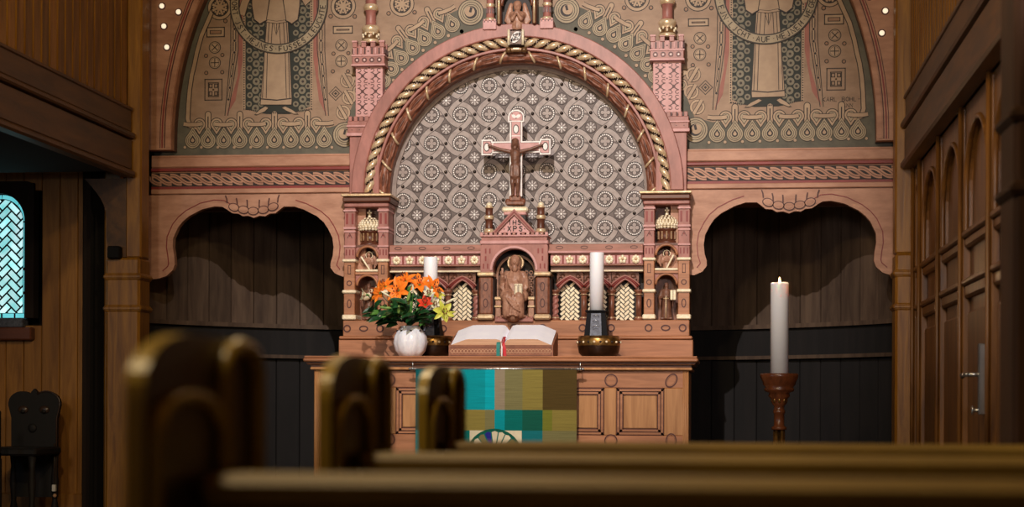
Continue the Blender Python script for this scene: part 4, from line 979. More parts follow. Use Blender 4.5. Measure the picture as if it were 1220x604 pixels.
def niche_tower(s):
    Yt = .84; z = zr
    xo0, xo1 = HX(421, 806, Yt), HX(407.5, 819.5, Yt); xi0, xi1 = HX(461, 766, Yt), HX(449, 778.5, Yt)
    nt = obj('niche_tower', (lambda b: (b.box(s * xi0, s * xo1, 1.02, 1.18, z(381), z(243), 'brown_carved'), b)[1])(MB()), rr)
    # cap slab
    b = MB(); b.box(s * (xi0 - .03), s * (xo1 + .012), Yt - .05, 1.16, z(231.2), z(228), 'gold', .006); b.box(s * (xi0 - .022), s * (xo1 + .004), Yt - .035, 1.16, z(238), z(231.5), 'oak_dark', .008); b.box(s * (xi0 - .006), s * (xo1 + .0), Yt - .01, 1.16, z(243.5), z(238), 'pink_wood', .006)
    obj('capital_slab', b, nt)
    for (x0, x1) in ((xo0, xo1), (xi0, xi1)):
        m_ = (x0 + x1) / 2; w = abs(x1 - x0) / 2; b = MB()
        b.box(s * x0, s * x1, Yt + .01, 1.04, z(307), z(243), 'pink_wood', .004); D = Draw(b, Yt + .01)
        for k in (-.5, .5): D.rect(s * m_ + k * w - .007, s * m_ + k * w + .007, z(264), z(251), 'red_line', 1.5)
        b.box(s * (m_ - w) - .004 * s, s * (m_ + w) + .004 * s, Yt, 1.04, z(248.5), z(246.5), 'pink_pale'); b.box(s * (m_ - w - .004), s * (m_ + w + .004), Yt, 1.04, z(270), z(267.5), 'pink_pale'); b.box(s * (m_ - w - .002), s * (m_ + w + .002), Yt + .004, 1.04, z(274), z(272), 'pink_pale')
        D.disc((s * m_, z(278)), .008, 'red_line', 1.5, 4); D.stroke([(s * m_ - .015, z(281)), (s * m_, z(275)), (s * m_ + .015, z(281))], .004, 'ring_brown', 1.5)
        b.box(s * (m_ - w - .003), s * (m_ + w + .003), Yt + .002, 1.04, z(292), z(290), 'pink_pale')
        for k in (-.6, 0, .6): D.rect(s * m_ + k * w - .004, s * m_ + k * w + .004, z(302), z(295), 'red_line', 1.5)
        b.box(s * (m_ - w), s * (m_ + w), Yt, 1.04, z(346), z(309.5), 'oak', .004); D = Draw(b, Yt)
        D.frame(s * m_ - .011, s * m_ + .011, z(325), z(314), .004, 'ring_brown', 2); D.ring((s * m_, z(336)), .015, .006, 'ring_brown', 2, 18)
        b.box(s * (m_ - w), s * (m_ + w), Yt, 1.04, z(375), z(347), 'oak', .004); D.ring((s * m_, z(361)), .0125, .006, 'ring_brown', 2, 20, ry=.026)
        obj('niche_post', b, nt)
        for (ya, yb) in ((310.2, 306.6), (348.3, 344.2), (380.3, 374.3)):
            b = MB(); b.box(s * (m_ - w - .009), s * (m_ + w + .009), Yt - .014, 1.03, z(ya), z(yb), 'gold_pale', .006); obj('gilt_band', b, nt, label='cream gilded band round a niche post')
    xc = (xo0 + xi1) / 2; hw = (xo0 - xi1) / 2
    # two stacked arches
    for (ztop, spring, bott) in ((291, 303, 322), (326, 340, 345)):
        r = hw; zt = z(ztop); zsn = zt - r * 1.05 + .012; b = MB()
        ar = [(s * xc + r * .86 * cos(pi * i / 16), zsn + r * .86 * sin(pi * i / 16)) for i in range(17)]
        ou = [(s * xc + hw * (1.0 if abs(cos(pi * i / 16)) > .5 else 1.0) * max(-1, min(1, 1.6 * cos(pi * i / 16))), zt + .012 if sin(pi * i / 16) > .6 else zsn + (zt + .012 - zsn) * sin(pi * i / 16) / .6) for i in range(17)]
        b.strip(ar, ou, Yt + .035, Yt + .10, 'pink_wood')
        b.tube([(p[0], Yt + .034, p[1]) for p in [(s * xc + r * .90 * cos(pi * i / 16), zsn + r * .90 * sin(pi * i / 16)) for i in range(17)]], .009, 'oak', 6)
        obj('niche_arch', b, nt)
    b = MB(); b.box(s * (xc - hw), s * (xc + hw), Yt + .02, 1.05, z(325), z(322), 'oak'); b.box(s * (xc - hw), s * (xc + hw), Yt + .01, 1.03, z(322), z(319), 'gold_pale', .005); obj('niche_ledge', b, nt)
    # dome on its drum
    b = MB(); b.box(s * (xc - hw), s * (xc + hw), Yt + .03, 1.04, z(291.5), z(289), 'oak_dark')
    b.lathe([(hw * .86, z(289)), (hw * .86, z(286)), (hw * .78, z(286)), (hw * .78, z(273)), (hw * .86, z(272.5)), (hw * .86, z(271))], (s * xc, Yt + .11), 'oak_dark', 12)
    for k in range(5):
        a = -pi / 2 + (k - 2) * .52; b.box(s * xc + hw * .80 * cos(a) - .007, s * xc + hw * .80 * cos(a) + .007, Yt + .11 + hw * .8 * sin(a) - .003, Yt + .11 + hw * .8 * sin(a) + .004, z(284), z(274), 'gold_dark', .002)
    obj('drum', b, nt)
    b = MB(); zd0 = z(271); zd1 = z(252); H = zd1 - zd0; rd = hw * .92
    b.ball((s * xc, Yt + .11 - .01, zd0 + H * .93), (.012, .012, .02), 'gold_pale'); b.lathe([(rd * .80, zd0), (rd * .97, zd0 + H * .16), (rd, zd0 + H * .34), (rd * .93, zd0 + H * .52), (rd * .7, zd0 + H * .72), (rd * .36, zd0 + H * .86), (rd * .14, zd0 + H * .94), (.006, zd0 + H)], (s * xc, Yt + .11), 'gold_dark', 24)
    for r_ in range(6):
        t = .10 + r_ * .13; rad = [.93, 1.0, .985, .90, .72, .48][r_] * rd; nn = [18, 20, 20, 18, 14, 9][r_]
        for k in range(nn):
            a = 2 * pi * (k + .5 * (r_ % 2)) / nn
            if sin(a) < .35: b.ball((s * xc + rad * cos(a), Yt + .11 + rad * sin(a), zd0 + H * t), (.0115, .0115, .012), 'gold_pale', 6, 5)
    obj('dome', b, nt, label='gilded bead-covered onion dome')
    b = MB(); xx, yy = s * xc, Yt + .10
    b.box(xx - .004, xx + .004, yy - .004, yy + .004, z(253), z(244.8), 'gold_pale'); b.box(xx - .014, xx + .014, yy - .004, yy + .004, z(249.3), z(247.6), 'gold_pale'); b.ball((xx, yy, z(252)), .008, 'gold_pale')
    obj('dome_cross', b, nt, label='small gilded cross on the dome')
    return xc, hw
xc, hw = niche_tower(-1); niche_tower(1)
zN = zr
for s in (-1, 1):
    side = 'left' if s < 0 else 'right'
    h = zN(331) - zN(374.5); Y0 = .93; zb_ = zN(379)
    F = lambda u, v, w, s=s, h=h, zb_=zb_: (s * xc + u * h, Y0 - w * h, zb_ + v * h)
    b = MB(); small_figure(b, F, h * .98)
    t = thing('saint_statue', (s * xc, Y0, zb_), 'brown saint statuette %s in the lower niche' % ('with pale bird, behind the lilies,' if s < 0 else 'with sword and open book'), 'statue', 'saints in the lower niches')
    sculpt('body', b, 'statue_dark', t, voxel=.0034)
    b = MB(); D = Draw(b, Y0 - h * .10)
    if s > 0:
        b.box(s * xc + .025, s * xc + .062, Y0 - .055, Y0 - .040, zN(357), zN(345), 'gold_pale', .003); b.box(s * xc + .042, s * xc + .045, Y0 - .060, Y0 - .04, zN(357), zN(345), 'dark_line'); obj('book', b, t, label='cream open book')
        b = MB(); b.tube([(s * xc - .002, Y0 - .052, zN(379)), (s * xc - .002, Y0 - .05, zN(352))], .005, 'gold', 6); b.tube([(s * xc - .02, Y0 - .052, zN(355)), (s * xc + .016, Y0 - .052, zN(355))], .004, 'gold', 6); obj('sword', b, t, label='gilded sword')
    else:
        b.ball((s * xc + .0, Y0 - .055, zN(352)), (.034, .02, .022), 'gold_pale', 12, 8, rot=Matrix.Rotation(-.6, 3, 'Y')); b.ball((s * xc + .028, Y0 - .055, zN(345)), (.014, .012, .014), 'gold_pale'); b.cone((s * xc + .03, Y0 - .055, zN(346)), (s * xc + .06, Y0 - .055, zN(340)), .008, .003, 'gold_pale'); obj('bird', b, t, label='pale winged bird')
    h = zN(298) - zN(319); zb2 = zN(319.2); h *= 1.12; Y1 = .92
    t = thing('angel_statue', (s * xc, Y1, zb2), 'small haloed angel with slanting pale scroll in the upper niche %s of the altar arch' % side, 'statue', 'angels in the upper niches')
    b = MB()
    F = lambda u, v, w: (s * xc + u * h, Y1 - w * h, zb2 + v * h)
    b.cone(F(0, .08, 0), F(0, .45, 0), .22 * h, .17 * h, 'statue'); b.cone(F(-.13, .58, 0), F(.13, .58, 0), .09 * h, .09 * h, 'statue'); b.cone(F(0, .6, 0), F(0, .68, 0), .07 * h, .06 * h, 'statue'); b.ball(F(0, .79, .02), (.10 * h, .10 * h, .125 * h), 'statue')
    for s_ in (-1, 1):
        b.cone(F(s_ * .2, .56, 0), F(s_ * .24, .32, .08), .07 * h, .06 * h, 'statue'); b.cone(F(s_ * .24, .32, .08), F(s_ * .04, .40, .20), .06 * h, .045 * h, 'statue')
        for k in range(6): b.cone(F(s_ * (.24 + .05 * k), .74 - .02 * k, -.08), F(s_ * (.28 + .06 * k), .08 + .09 * k, -.08), .06 * h, .03 * h, 'statue', 6)
    sculpt('body', b, 'statue', t, voxel=.0032)
    b = MB(); b.sweep([(.16 * h, Y1 + .012), (.19 * h, Y1 + .012), (.19 * h, Y1 + .02), (.16 * h, Y1 + .02)], zb2 + .79 * h, 0, 2 * pi, 24, 'gold_pale', cx=s * xc); obj('halo', b, t, label='gilded halo')
    b = MB(); sg = -1 if s < 0 else 1
    a_, c_ = F(sg * .34, .66, .25), F(sg * -.04 + .05, .02, .25); b.cone(a_, c_, .055 * h, .045 * h, 'gold_pale', 10); obj('scroll', b, t, label='pale scroll')

# ---- rosette frieze and pointed arcade either side of the shrine
def arcade(s):
    Yf = .90; z = lambda py: P(712, py, .88)[1]; x0 = HX(572.5, 655.5, .88) - .0; x1 = HX(462, 766, .88)
    x0 = X(656, .88); x1 = X(766.5, .88)
    b = MB(); b.box(s * (x0 - .03), s * x1, Yf - .045, 1.12, z(299.5), z(291), 'pink_wood_h', .004); b.box(s * (x0 - .03), s * x1, Yf - .06, 1.12, z(302), z(299), 'pink_pale', .005)
    D = Draw(b, Yf - .045)
    for k in range(4): D.ring((s * (x0 + .06 + k * .16), z(295)), .022, .004, 'ring_brown', 1.5, 18, ry=.009)
    obj('ledge', b, rr)
    b = MB(); b.box(s * x0, s * x1, Yf - .03, 1.0, z(316.5), z(302), 'pink_wood_h', .003); D = Draw(b, Yf - .03)
    D.rect(min(s * x0, s * x1), max(s * x0, s * x1), z(314.6), z(303.8), 'red_line', 1)
    n = 7; u = (x1 - x0) / n
    for k in range(n):
        xx = s * (x0 + (k + .45) * u); D.rect(xx - .036, xx + .036, z(314), z(304.4), 'pink_pale', 2.4)
    obj('frieze_board', b, rr)
    for k in range(n):
        xx = s * (x0 + (k + .45) * u); zz = z(309.2); b = MB()
        for p in range(5 if k % 2 else 8):
            a = 2 * pi * p / (5 if k % 2 else 8) + pi / 2; rr_ = .017
            b.ball((xx + rr_ * cos(a), Yf - .036, zz + rr_ * sin(a)), (.0125, .006, .0125), 'gold_pale', 8, 6)
        b.ball((xx, Yf - .040, zz), .008, 'gold', 8, 6); obj('rosette', b, rr, label='cream gilded rosette')
    b = MB(); b.box(s * x0, s * x1, Yf - .0, 1.0, z(321.4), z(316), 'oak_dark'); b.box(s * x0, s * x1, Yf - .025, 1.0, z(323.6), z(321.4), 'gold_pale', .004); obj('string_course', b, rr)
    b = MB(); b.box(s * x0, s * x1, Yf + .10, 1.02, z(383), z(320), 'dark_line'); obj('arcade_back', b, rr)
    cols = [661.5, 695.6, 728.6, 761]; apx = [679.3, 712.2, 745]
    for k, px in enumerate(apx):
        c = X(px, .9); wl = .087; zt, zs_ = z(333), z(344.5); b = MB()
        pts = []
        for i in range(9):
            t = i / 8.0; pts.append((c - wl * .80 * (1 - t) ** .8 * (1 if t < 1 else 0), zs_ + (zt - zs_) * (t ** .85)))
        pts += [(2 * c - p[0], p[1]) for p in pts[::-1][1:]]
        tp = [(pts[0][0], zs_)] + pts + [(pts[-1][0], zs_)]
        out = [(c - wl if p[0] < c else c + wl, None) for p in tp]
        A = [(s * p[0], p[1]) for p in pts]; nA = len(A)
        B = [(s * (c - wl + 2 * wl * i / (nA - 1)), z(323.5)) for i in range(nA)]; B[0] = (s * (c - wl), A[0][1]); B[-1] = (s * (c + wl), A[-1][1])
        B = [(s * (c - wl), A[0][1]), (s * (c - wl), z(323.5))] + B[2:-2] + [(s * (c + wl), z(323.5)), (s * (c + wl), A[-1][1])]
        b.strip(A, B, Yf + .02, Yf + .10, 'brown_carved')
        o = lambda d, e: [(s * (c + (p[0] - c) * (1 + d)), p[1] + e) for p in pts]
        b.tube([(q[0], Yf + .016, q[1]) for q in o(.06, .006)], .0075, 'pink_wood', 6); b.tube([(q[0], Yf + .012, q[1]) for q in o(.20, .017)], .006, 'red_line', 6); b.tube([(q[0], Yf + .010, q[1]) for q in o(.34, .027)], .006, 'pink_wood', 6)
        for w in (-1, 1):
            for q in range(3):
                cx2 = s * (c + w * (.05 + .013 * q)); b.tube([(cx2 + .012 * cos(t_), Yf + .014, z(328 + q * 3.2) + .012 * sin(t_)) for t_ in [q + j * .7 for j in range(8)]], [.005 - .0004 * j for j in range(8)], 'oak_dark', 5)
        obj('pointed_arch', b, rr)
        b = MB(); hwl = .056; cz0 = z(381); cz1 = z(337)
        def okk(a, d): return abs(a) < hwl and cz0 + .002 < d + (cz0 + cz1) / 2 and (d + (cz0 + cz1) / 2) < cz1 - .55 * abs(a)
        D = Draw(b, Yf + .085)
        D.poly([(s * (c - hwl), cz0), (s * (c + hwl), cz0), (s * (c + hwl), z(341)), (s * c, z(334)), (s * (c - hwl), z(341))], 'dark_line', 1)
        for r in herring(.0215, okk): D.poly([(s * c + a, d + (cz0 + cz1) / 2) for a, d in r], 'gold_pale', 9)
        obj('lattice_panel', b, rr, label='cream gilded basket-weave panel')
    for k, px in enumerate(cols):
        c = s * X(px, .87); b = MB(); zb_, zt = z(381.5), z(346.5); yc = Yf - .0
        b.lathe([(.030, zb_), (.030, zb_ + .012), (.024, zb_ + .018), (.019, zb_ + .026)], (c, yc), 'brown_carved', 14)
        if k == 0:
            vs = []; K = 12; N = 40
            for i in range(N + 1):
                for q in range(K):
                    t = 2 * pi * q / K; r = .019 * (1 + .22 * cos(2 * t - i * .62)); vs.append((c + r * cos(t), yc + r * sin(t), zb_ + .024 + (zt - zb_ - .048) * i / N))
            b.add(vs, [(i * K + q, i * K + (q + 1) % K, (i + 1) * K + (q + 1) % K, (i + 1) * K + q) for i in range(N) for q in range(K)], 'pink_wood', True)
        else: b.lathe([(.0185, zb_ + .02), (.0185, zt - .02)], (c, yc), 'brown_carved', 14)
        b.lathe([(.019, zt - .026), (.025, zt - .022), (.020, zt - .016), (.024, zt - .010), (.031, zt - .004), (.031, zt + .008)], (c, yc), 'brown_carved', 14)
        b.lathe([(.0262, zt - .025), (.0262, zt - .020)], (c, yc), 'gold', 14); b.lathe([(.0262, zb_ + .014), (.0262, zb_ + .02)], (c, yc), 'gold', 14)
        obj('colonette', b, rr)
arcade(-1); arcade(1)

# ---- central shrine with gable
Ys = .79
def zz(py): return P(613, py, .80)[1]
hA0, hA1 = HX(590, 636.5, Ys), HX(569.5, 658.5, Ys)
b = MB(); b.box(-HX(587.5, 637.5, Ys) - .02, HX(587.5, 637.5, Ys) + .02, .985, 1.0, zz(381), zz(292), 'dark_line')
for s in (-1, 1): b.box(s * HX(587.5, 637.5, Ys), s * (HX(587.5, 637.5, Ys) + .01), Ys + .08, 1.0, zz(381), zz(310), 'oak_dark')
sh = obj('gabled_shrine', b, rr)
for s in (-1, 1):
    b = MB(); m_ = s * (hA0 + hA1) / 2; w = (hA1 - hA0) / 2
    b.box(m_ - w * .78, m_ + w * .78, Ys + .01, 1.0, zz(375), zz(329), 'brown_carved', .012); D = Draw(b, Ys + .01)
    for py in (341.5, 361): D.ring((m_ + .0, zz(py)), .014, .006, 'ring_brown', 2, 20, ry=.027)
    b.box(m_ - w, m_ + w, Ys + .04, 1.0, zz(329), zz(380), 'dark_line', .01); obj('shrine_pillar', b, sh)
    b = MB(); b.box(m_ - w * .95, m_ + w * .95, Ys - .01, 1.0, zz(329), zz(324), 'gold', .01); obj('pillar_capital', b, sh, label='gilded capital')
    b = MB(); b.box(m_ - w * .95, m_ + w * .95, Ys - .01, 1.0, zz(380.8), zz(374.5), 'gold', .01); obj('pillar_base', b, sh, label='gilded base')
# arched body
b = MB(); hB = HX(572.5, 652.5, Ys); R_ = HX(587.5, 637.5, Ys); zsp = zz(296.5) - R_ ; zTop = zz(290)
ar = [(R_ * cos(pi * i / 24), zsp + R_ * sin(pi * i / 24)) for i in range(25)]; ar = [(R_, zz(324))] + ar + [(-R_, zz(324))]
ou = []
for (x, z_) in ar:
    if z_ < zsp + R_ * .55: ou.append((hB if x > 0 else -hB, z_ if z_ < zsp else zsp + (zTop - zsp) * (z_ - zsp) / (R_ * .55)))
    else: ou.append((hB * max(-1, min(1, x / (R_ * .84))), zTop))
b.strip(ar, ou, Ys + .005, Ys + .08, 'pink_wood')
D = Draw(b, Ys + .005)
for s in (-1, 1):
    for (px, py) in ((578.5, 299), (583.5, 299), (578.5, 308), (576, 317), (581, 317)):
        x = abs(P(px, 300, Ys)[0]); D.rect(s * x - .005, s * x + .005, zz(py + 3), zz(py - 3), 'red_line', 1)
D.stroke([(x * 1.035, zsp + (z_ - zsp) * 1.035) for x, z_ in ar[1:-1]], .006, 'ring_brown', 1)
b.sweep([(R_ + .004, Ys + .004), (R_ + .004, Ys - .006), (R_ + .018, Ys - .006), (R_ + .018, Ys + .004)], zsp, 0, pi, 28, 'pink_pale')
obj('shrine_arch', b, sh)
b = MB(); hT = HX(572, 653.5, Ys)
b.box(-hT, hT, Ys - .005, 1.0, zz(291), zz(286.5), 'pink_pale', .005); b.box(-hT + .01, hT - .01, Ys + .005, 1.0, zz(287), zz(281.5), 'pink_wood'); b.box(-hT, hT, Ys - .01, 1.0, zz(282), zz(280), 'pink_pale', .003)
n = 15
for k in range(n):
    xx = -hT + .012 + k * (2 * hT - .024) / (n - 1); b.box(xx - .010, xx + .010, Ys - .008, Ys + .03, zz(280.5), zz(276.8), 'pink_wood' if k % 2 else 'pink_pale', .002)
    if k % 3 == 1: b.ball((xx, Ys - .010, zz(279)), .004, 'gold_pale', 6, 4)
obj('shrine_cornice', b, sh)
for s in (-1, 1):
    b = MB(); xx = s * HX(581.3, 643.2, Ys)
    b.lathe([(r, zz(p)) for r, p in ((.034, 277), (.034, 274), (.028, 272), (.024, 270), (.024, 262), (.030, 260.5), (.032, 258), (.028, 256), (.024, 255), (.024, 248), (.028, 247), (.028, 245.5), (.02, 245))], (xx, Ys + .05), 'oak_dark', 18, mm=['gold', 'gold', 'oak_dark', 'oak_dark', 'oak_dark', 'gold', 'gold', 'oak_dark', 'oak_dark', 'oak_dark', 'gold', 'gold'])
    b.ball((xx, Ys + .05, zz(243.3)), (.020, .020, .019), 'gold_pale', 14, 10); obj('turret', b, sh)
# gable with lettering
b = MB(); gx = HX(588, 636, Ys); zap, zgb = zz(251), zz(277)
b.prism([(-gx * .95, zgb), (gx * .95, zgb), (0, zap - .01)], Ys + .02, Ys + .12, 'pink_pale')
for (d, m, h) in ((0, 'pink_wood', 0), (.011, 'red_line', .004), (.020, 'pink_wood', .0)):
    k = 1 - d / .13
    A = [(-gx * k - .012, zgb + .0), (0, zap + .012 - d * 1.25), (gx * k + .012, zgb)]; w = .011
    b.strip(A, [(A[0][0] + w, zgb), (0, A[1][1] - w * 1.15), (A[2][0] - w, zgb)], Ys + .0 - h, Ys + .05, m)
D = Draw(b, Ys + .02)
letters(D, 'IHS', (-.040, zz(267.5)), zz(262.5) - zz(268.0), 'dark_line', 3, w=.0052, track=1.4)
letters(D, 'XPS', (-.044, zz(275.2)), zz(269.6) - zz(275.6), 'dark_line', 3, w=.0056, track=1.8)
for x_ in (-.066, .066): D.disc((x_, zz(272.5)), .004, 'dark_line', 3, 8)
obj('gable', b, sh, label='pink and red triangular gable lettered IHS XPS')
b = MB(); b.box(-.085, .085, Ys + .03, Ys + .17, zz(252), zz(245.6), 'gold_pale', .012); b.box(-.074, .074, Ys + .035, Ys + .16, zz(256), zz(251.5), 'pink_pale', .008); b.box(-.068, .068, Ys + .04, .98, zz(281), zz(254), 'dark_line'); obj('cross_pedestal', b, sh)

# Christ enthroned in the shrine
Yc = .90; zb_ = zz(381)
t = thing('enthroned_statue', (0, Yc, zb_), 'seated haloed brown statue with raised hand and book in the gabled shrine', 'statue')
U = abs(P(614, 340, Yc)[0] - P(613, 340, Yc)[0]); cx0 = 0
def F(px, py, w): return (cx0 + (px - 613.4) * U, Yc - w, zz(py))
b = MB()
b.cone(F(613, 350, .03), F(613, 331, .01), .055, .062, 'statue'); b.cone(F(604, 327, .01), F(622, 327, .01), .030, .030, 'statue'); b.cone(F(613, 325, .02), F(613, 318, .03), .022, .022, 'statue')
b.ball(F(613, 311.5, .035), (.030, .034, .040), 'statue', 16, 12); b.ball(F(613, 307.5, .025), (.034, .036, .030), 'statue'); b.ball(F(613, 318.5, .055), (.020, .018, .028), 'statue'); b.ball(F(613, 312.5, .071), (.006, .009, .012), 'statue')
for s_ in (-1, 1):
    b.ball(F(613 + s_ * 4.9, 315, .02), (.012, .022, .036), 'statue'); b.ball(F(613 + s_ * 2.0, 311, .066), .004, 'statue')
b.cone(F(603, 328, .01), F(598.5, 341, .03), .028, .024, 'statue'); b.cone(F(598.5, 341, .03), F(599.5, 329, .09), .022, .014, 'statue'); b.ball(F(599.5, 325, .10), (.011, .010, .017), 'statue'); b.cone(F(599.0, 324, .10), F(599.0, 319.5, .10), .005, .004, 'statue', 6); b.cone(F(600.4, 324, .10), F(600.4, 319.7, .10), .005, .004, 'statue', 6)
b.cone(F(598.5, 341, .03), F(600, 352, .04), .030, .014, 'statue')
b.cone(F(623, 328, .01), F(627, 343, .03), .028, .026, 'statue'); b.cone(F(627, 343, .03), F(620, 347, .10), .024, .017, 'statue')
for s_ in (-1, 1):
    b.cone(F(613 + s_ * 5, 351, .03), F(613 + s_ * 6.8, 353.5, .125), .038, .033, 'statue'); b.cone(F(613 + s_ * 6.8, 353.5, .125), F(613 + s_ * 6.5, 374, .115), .033, .036, 'statue'); b.ball(F(613 + s_ * 4.8, 376.8, .165), (.014, .032, .010), 'statue')
b.cone(F(613, 356, .09), F(613, 374, .10), .048, .056, 'statue'); b.cone(F(604, 352, .06), F(622, 352, .06), .045, .045, 'statue')
for k in range(7):
    u_ = k - 3; b.tube([F(613 + u_ * 2.0, 354 + abs(u_) * .4, .150 - .003 * u_ * u_), F(613 + u_ * 2.6 + 1.2, 364, .160 - .003 * u_ * u_), F(613 + u_ * 3.0, 376, .155 - .003 * u_ * u_)], [.007, .010, .013], 'statue', 8)
for k in range(4): b.tube([F(603 + k * 1.5, 352 - k, .14), F(609 + k * 2.0, 360 + k * 2.5, .168), F(618 + k * 1.4, 361 + k * 3.5, .158)], [.006, .009, .005], 'statue', 8)
for k in range(5): b.tube([F(603.5 + k * 2.6, 326 + (k % 2), .045), F(607.5 + k * 2.4, 338, .078), F(613.5 + k * 1.6, 349, .100)], [.006, .009, .006], 'statue', 8)
for s_ in (-1, 1):
    for k in range(3): b.tube([F(613 + s_ * (11 + k * 1.8), 330 + k, .05), F(613 + s_ * (13 + k * 1.2), 340 + k, .07), F(613 + s_ * (12 - k), 351, .08)], [.006, .010, .005], 'statue', 8)
b.ball(F(613, 377, .08), (.09, .07, .02), 'statue')
sculpt('body', b, 'statue', t, voxel=.0027)
b = MB(); hz = zz(311.5); b.sweep([(.034, Yc + .005), (.046, Yc - .004), (.052, Yc - .004), (.056, Yc + .008), (.034, Yc + .014)], hz, 0, 2 * pi, 30, 'gold', cx=-.002); D = Draw(b, Yc); D.disc((-.002, hz), .048, 'gold_dark', 1); obj('halo', b, t, label='gilded halo ring')
b = MB(); q0 = F(614.5, 351.5, .13); q1 = F(624, 338.5, .13); b.box(q0[0], q1[0], q0[1] - .012, q0[1] + .012, q0[2], q1[2], 'gold_pale', .004); D = Draw(b, q0[1] - .012); mx = (q0[0] + q1[0]) / 2; D.rect(mx - .002, mx + .002, q0[2] + .004, q1[2] - .004, 'ring_brown', 1)
for s_ in (-1, 1): D.frame(mx + s_ * .013 - .008, mx + s_ * .013 + .008, q0[2] + .008, q1[2] - .008, .003, 'ring_brown', 1)
obj('book', b, t, label='cream book held in the left hand')
b = MB()
for s_ in (-1, 1):
    x0 = s_ * .108; b.box(x0 - .020, x0 + .020, Yc - .06, Yc + .06, zz(378), zz(357), 'statue', .006); b.box(x0 - .024, x0 + .024, Yc - .07, Yc + .06, zz(357), zz(353), 'gold', .006); b.box(x0 - .024, x0 + .024, Yc - .07, Yc + .06, zz(366), zz(363.5), 'gold', .005)
# high round-backed throne with open carving
rt = .118; zth = zz(326)
b.sweep([(rt, Yc + .07), (rt, Yc + .03), (rt + .016, Yc + .03), (rt + .016, Yc + .07)], zth, 0, pi, 28, 'statue')
for s_ in (-1, 1): b.box(s_ * rt, s_ * (rt + .016), Yc + .03, Yc + .07, zz(356), zth, 'statue')
for s_ in (-1, 1):
    for k in range(5):
        for q in range(2): xx = s_ * (.066 + q * .030); zq = zz(348 - k * 6.2); b.tube([(xx + .011 * cos(j), Yc + .035, zq + .012 * sin(j)) for j in range(7)], .0042, 'statue', 5)
b.box(-.12, .12, Yc + .06, Yc + .075, zz(378), zth, 'statue_dark')
obj('throne', b, t)
b = MB(); b.box(-.125, .125, Yc - .10, Yc + .08, zz(383.5), zz(378), 'pink_wood', .003)
for k in range(8): b.box(-.122 + k * .0325, -.105 + k * .0325, Yc - .104, Yc - .08, zz(379.2), zz(376.8), 'pink_wood', .002)
obj('footstool', b, t)

# small shrine on top of the arch with praying angel
b = MB(); Yt = .84; z_ = lambda py: P(615, py, Yt)[1]; X_ = lambda px: P(px, 10, Yt)[0]
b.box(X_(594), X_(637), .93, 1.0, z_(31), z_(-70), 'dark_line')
for px in (594.5, 636.5): b.box(X_(px - 2.5), X_(px + 2.5), Yt, 1.0, z_(29), z_(-60), 'oak_dark', .008); b.tube([(X_(px), Yt - .006, z_(28)), (X_(px), Yt - .006, z_(-20))], .008, 'gold', 8)
r = (X_(634) - X_(597)) / 2; cxx = (X_(634) + X_(597)) / 2; zq = z_(6)
b.tube([(cxx + r * cos(pi * i / 18), Yt + .02, zq + r * 1.2 * sin(pi * i / 18)) for i in range(19)], .013, 'brown_carved', 8)
b.prism([(X_(592), z_(-14)), (X_(639), z_(-14)), (cxx, z_(-50))], Yt, 1.0, 'pink_wood')
obj('crown_shrine', b, rr)
for px in (583, 651):
    b = MB(); b.box(X_(px - 8), X_(px + 8), Yt + .01, 1.0, z_(34), z_(23.5), 'pink_pale', .003)
    for k in range(4): b.box(X_(px - 8) + .004 + k * .0225, X_(px - 8) + .018 + k * .0225, Yt + .008, Yt + .03, z_(23.8), z_(21.5), 'pink_pale', .002)
    D = Draw(b, Yt + .01)
    for k in range(4): D.rect(X_(px - 8) + .008 + k * .0225, X_(px - 8) + .014 + k * .0225, z_(25.5), z_(23.8), 'ring_brown', 1)
    b.lathe([(rr2, z_(pp)) for rr2, pp in ((.036, 23), (.036, 20.5), (.028, 19), (.025, 12), (.025, 6), (.032, 4), (.025, 2), (.025, -20), (.04, -24), (.0, -45))], (X_(px), Yt + .05), 'pink_wood', 18, mm=['gold', 'gold', 'pink_wood', 'pink_wood', 'gold', 'gold', 'pink_wood', 'pink_wood', 'gold'])
    for k in range(6): a = -pi / 2 + (k - 2.5) * .5; b.box(X_(px) + .026 * cos(a) - .003, X_(px) + .026 * cos(a) + .003, Yt + .05 + .026 * sin(a) - .003, Yt + .05 + .026 * sin(a) + .003, z_(14), z_(8), 'ring_brown')
    obj('crown_turret', b, rr)
ang = thing('praying_angel', (cxx, .9, z_(30)), 'carved angel with folded wings in the small niche crowning the arch', 'statue')
b = MB(); U2 = abs(P(616, 10, .88)[0] - P(615, 10, .88)[0])
def F(px, py, w): return (cxx + (px - 616) * U2, .90 - w, z_(py))
b.cone(F(616, 31, .0), F(616, 17, .01), .050, .036, 'statue'); b.cone(F(611, 16, 0), F(621, 16, 0), .026, .026, 'statue'); b.ball(F(616, 6.5, .02), (.026, .028, .034), 'statue', 14, 10); b.cone(F(616, 13, .01), F(616, 9, .02), .014, .014, 'statue'); b.ball(F(616, 3.5, .012), (.030, .032, .026), 'statue')
b.ball(F(616, 7, .048), .005, 'statue')
for s_ in (-1, 1):
    b.cone(F(616 + s_ * 5.5, 16, 0), F(616 + s_ * 5, 22, .05), .018, .016, 'statue'); b.cone(F(616 + s_ * 5, 22, .05), F(616 + s_ * .8, 15, .065), .015, .009, 'statue')
    for k in range(6): b.cone(F(616 + s_ * (8 + k * .5), 3 + k * 1.2, -.01), F(616 + s_ * (8 + k * 1.3), 29 - k * 1.5, -.01), .014, .010, 'statue', 6)
sculpt('body', b, 'statue', ang, voxel=.0034)

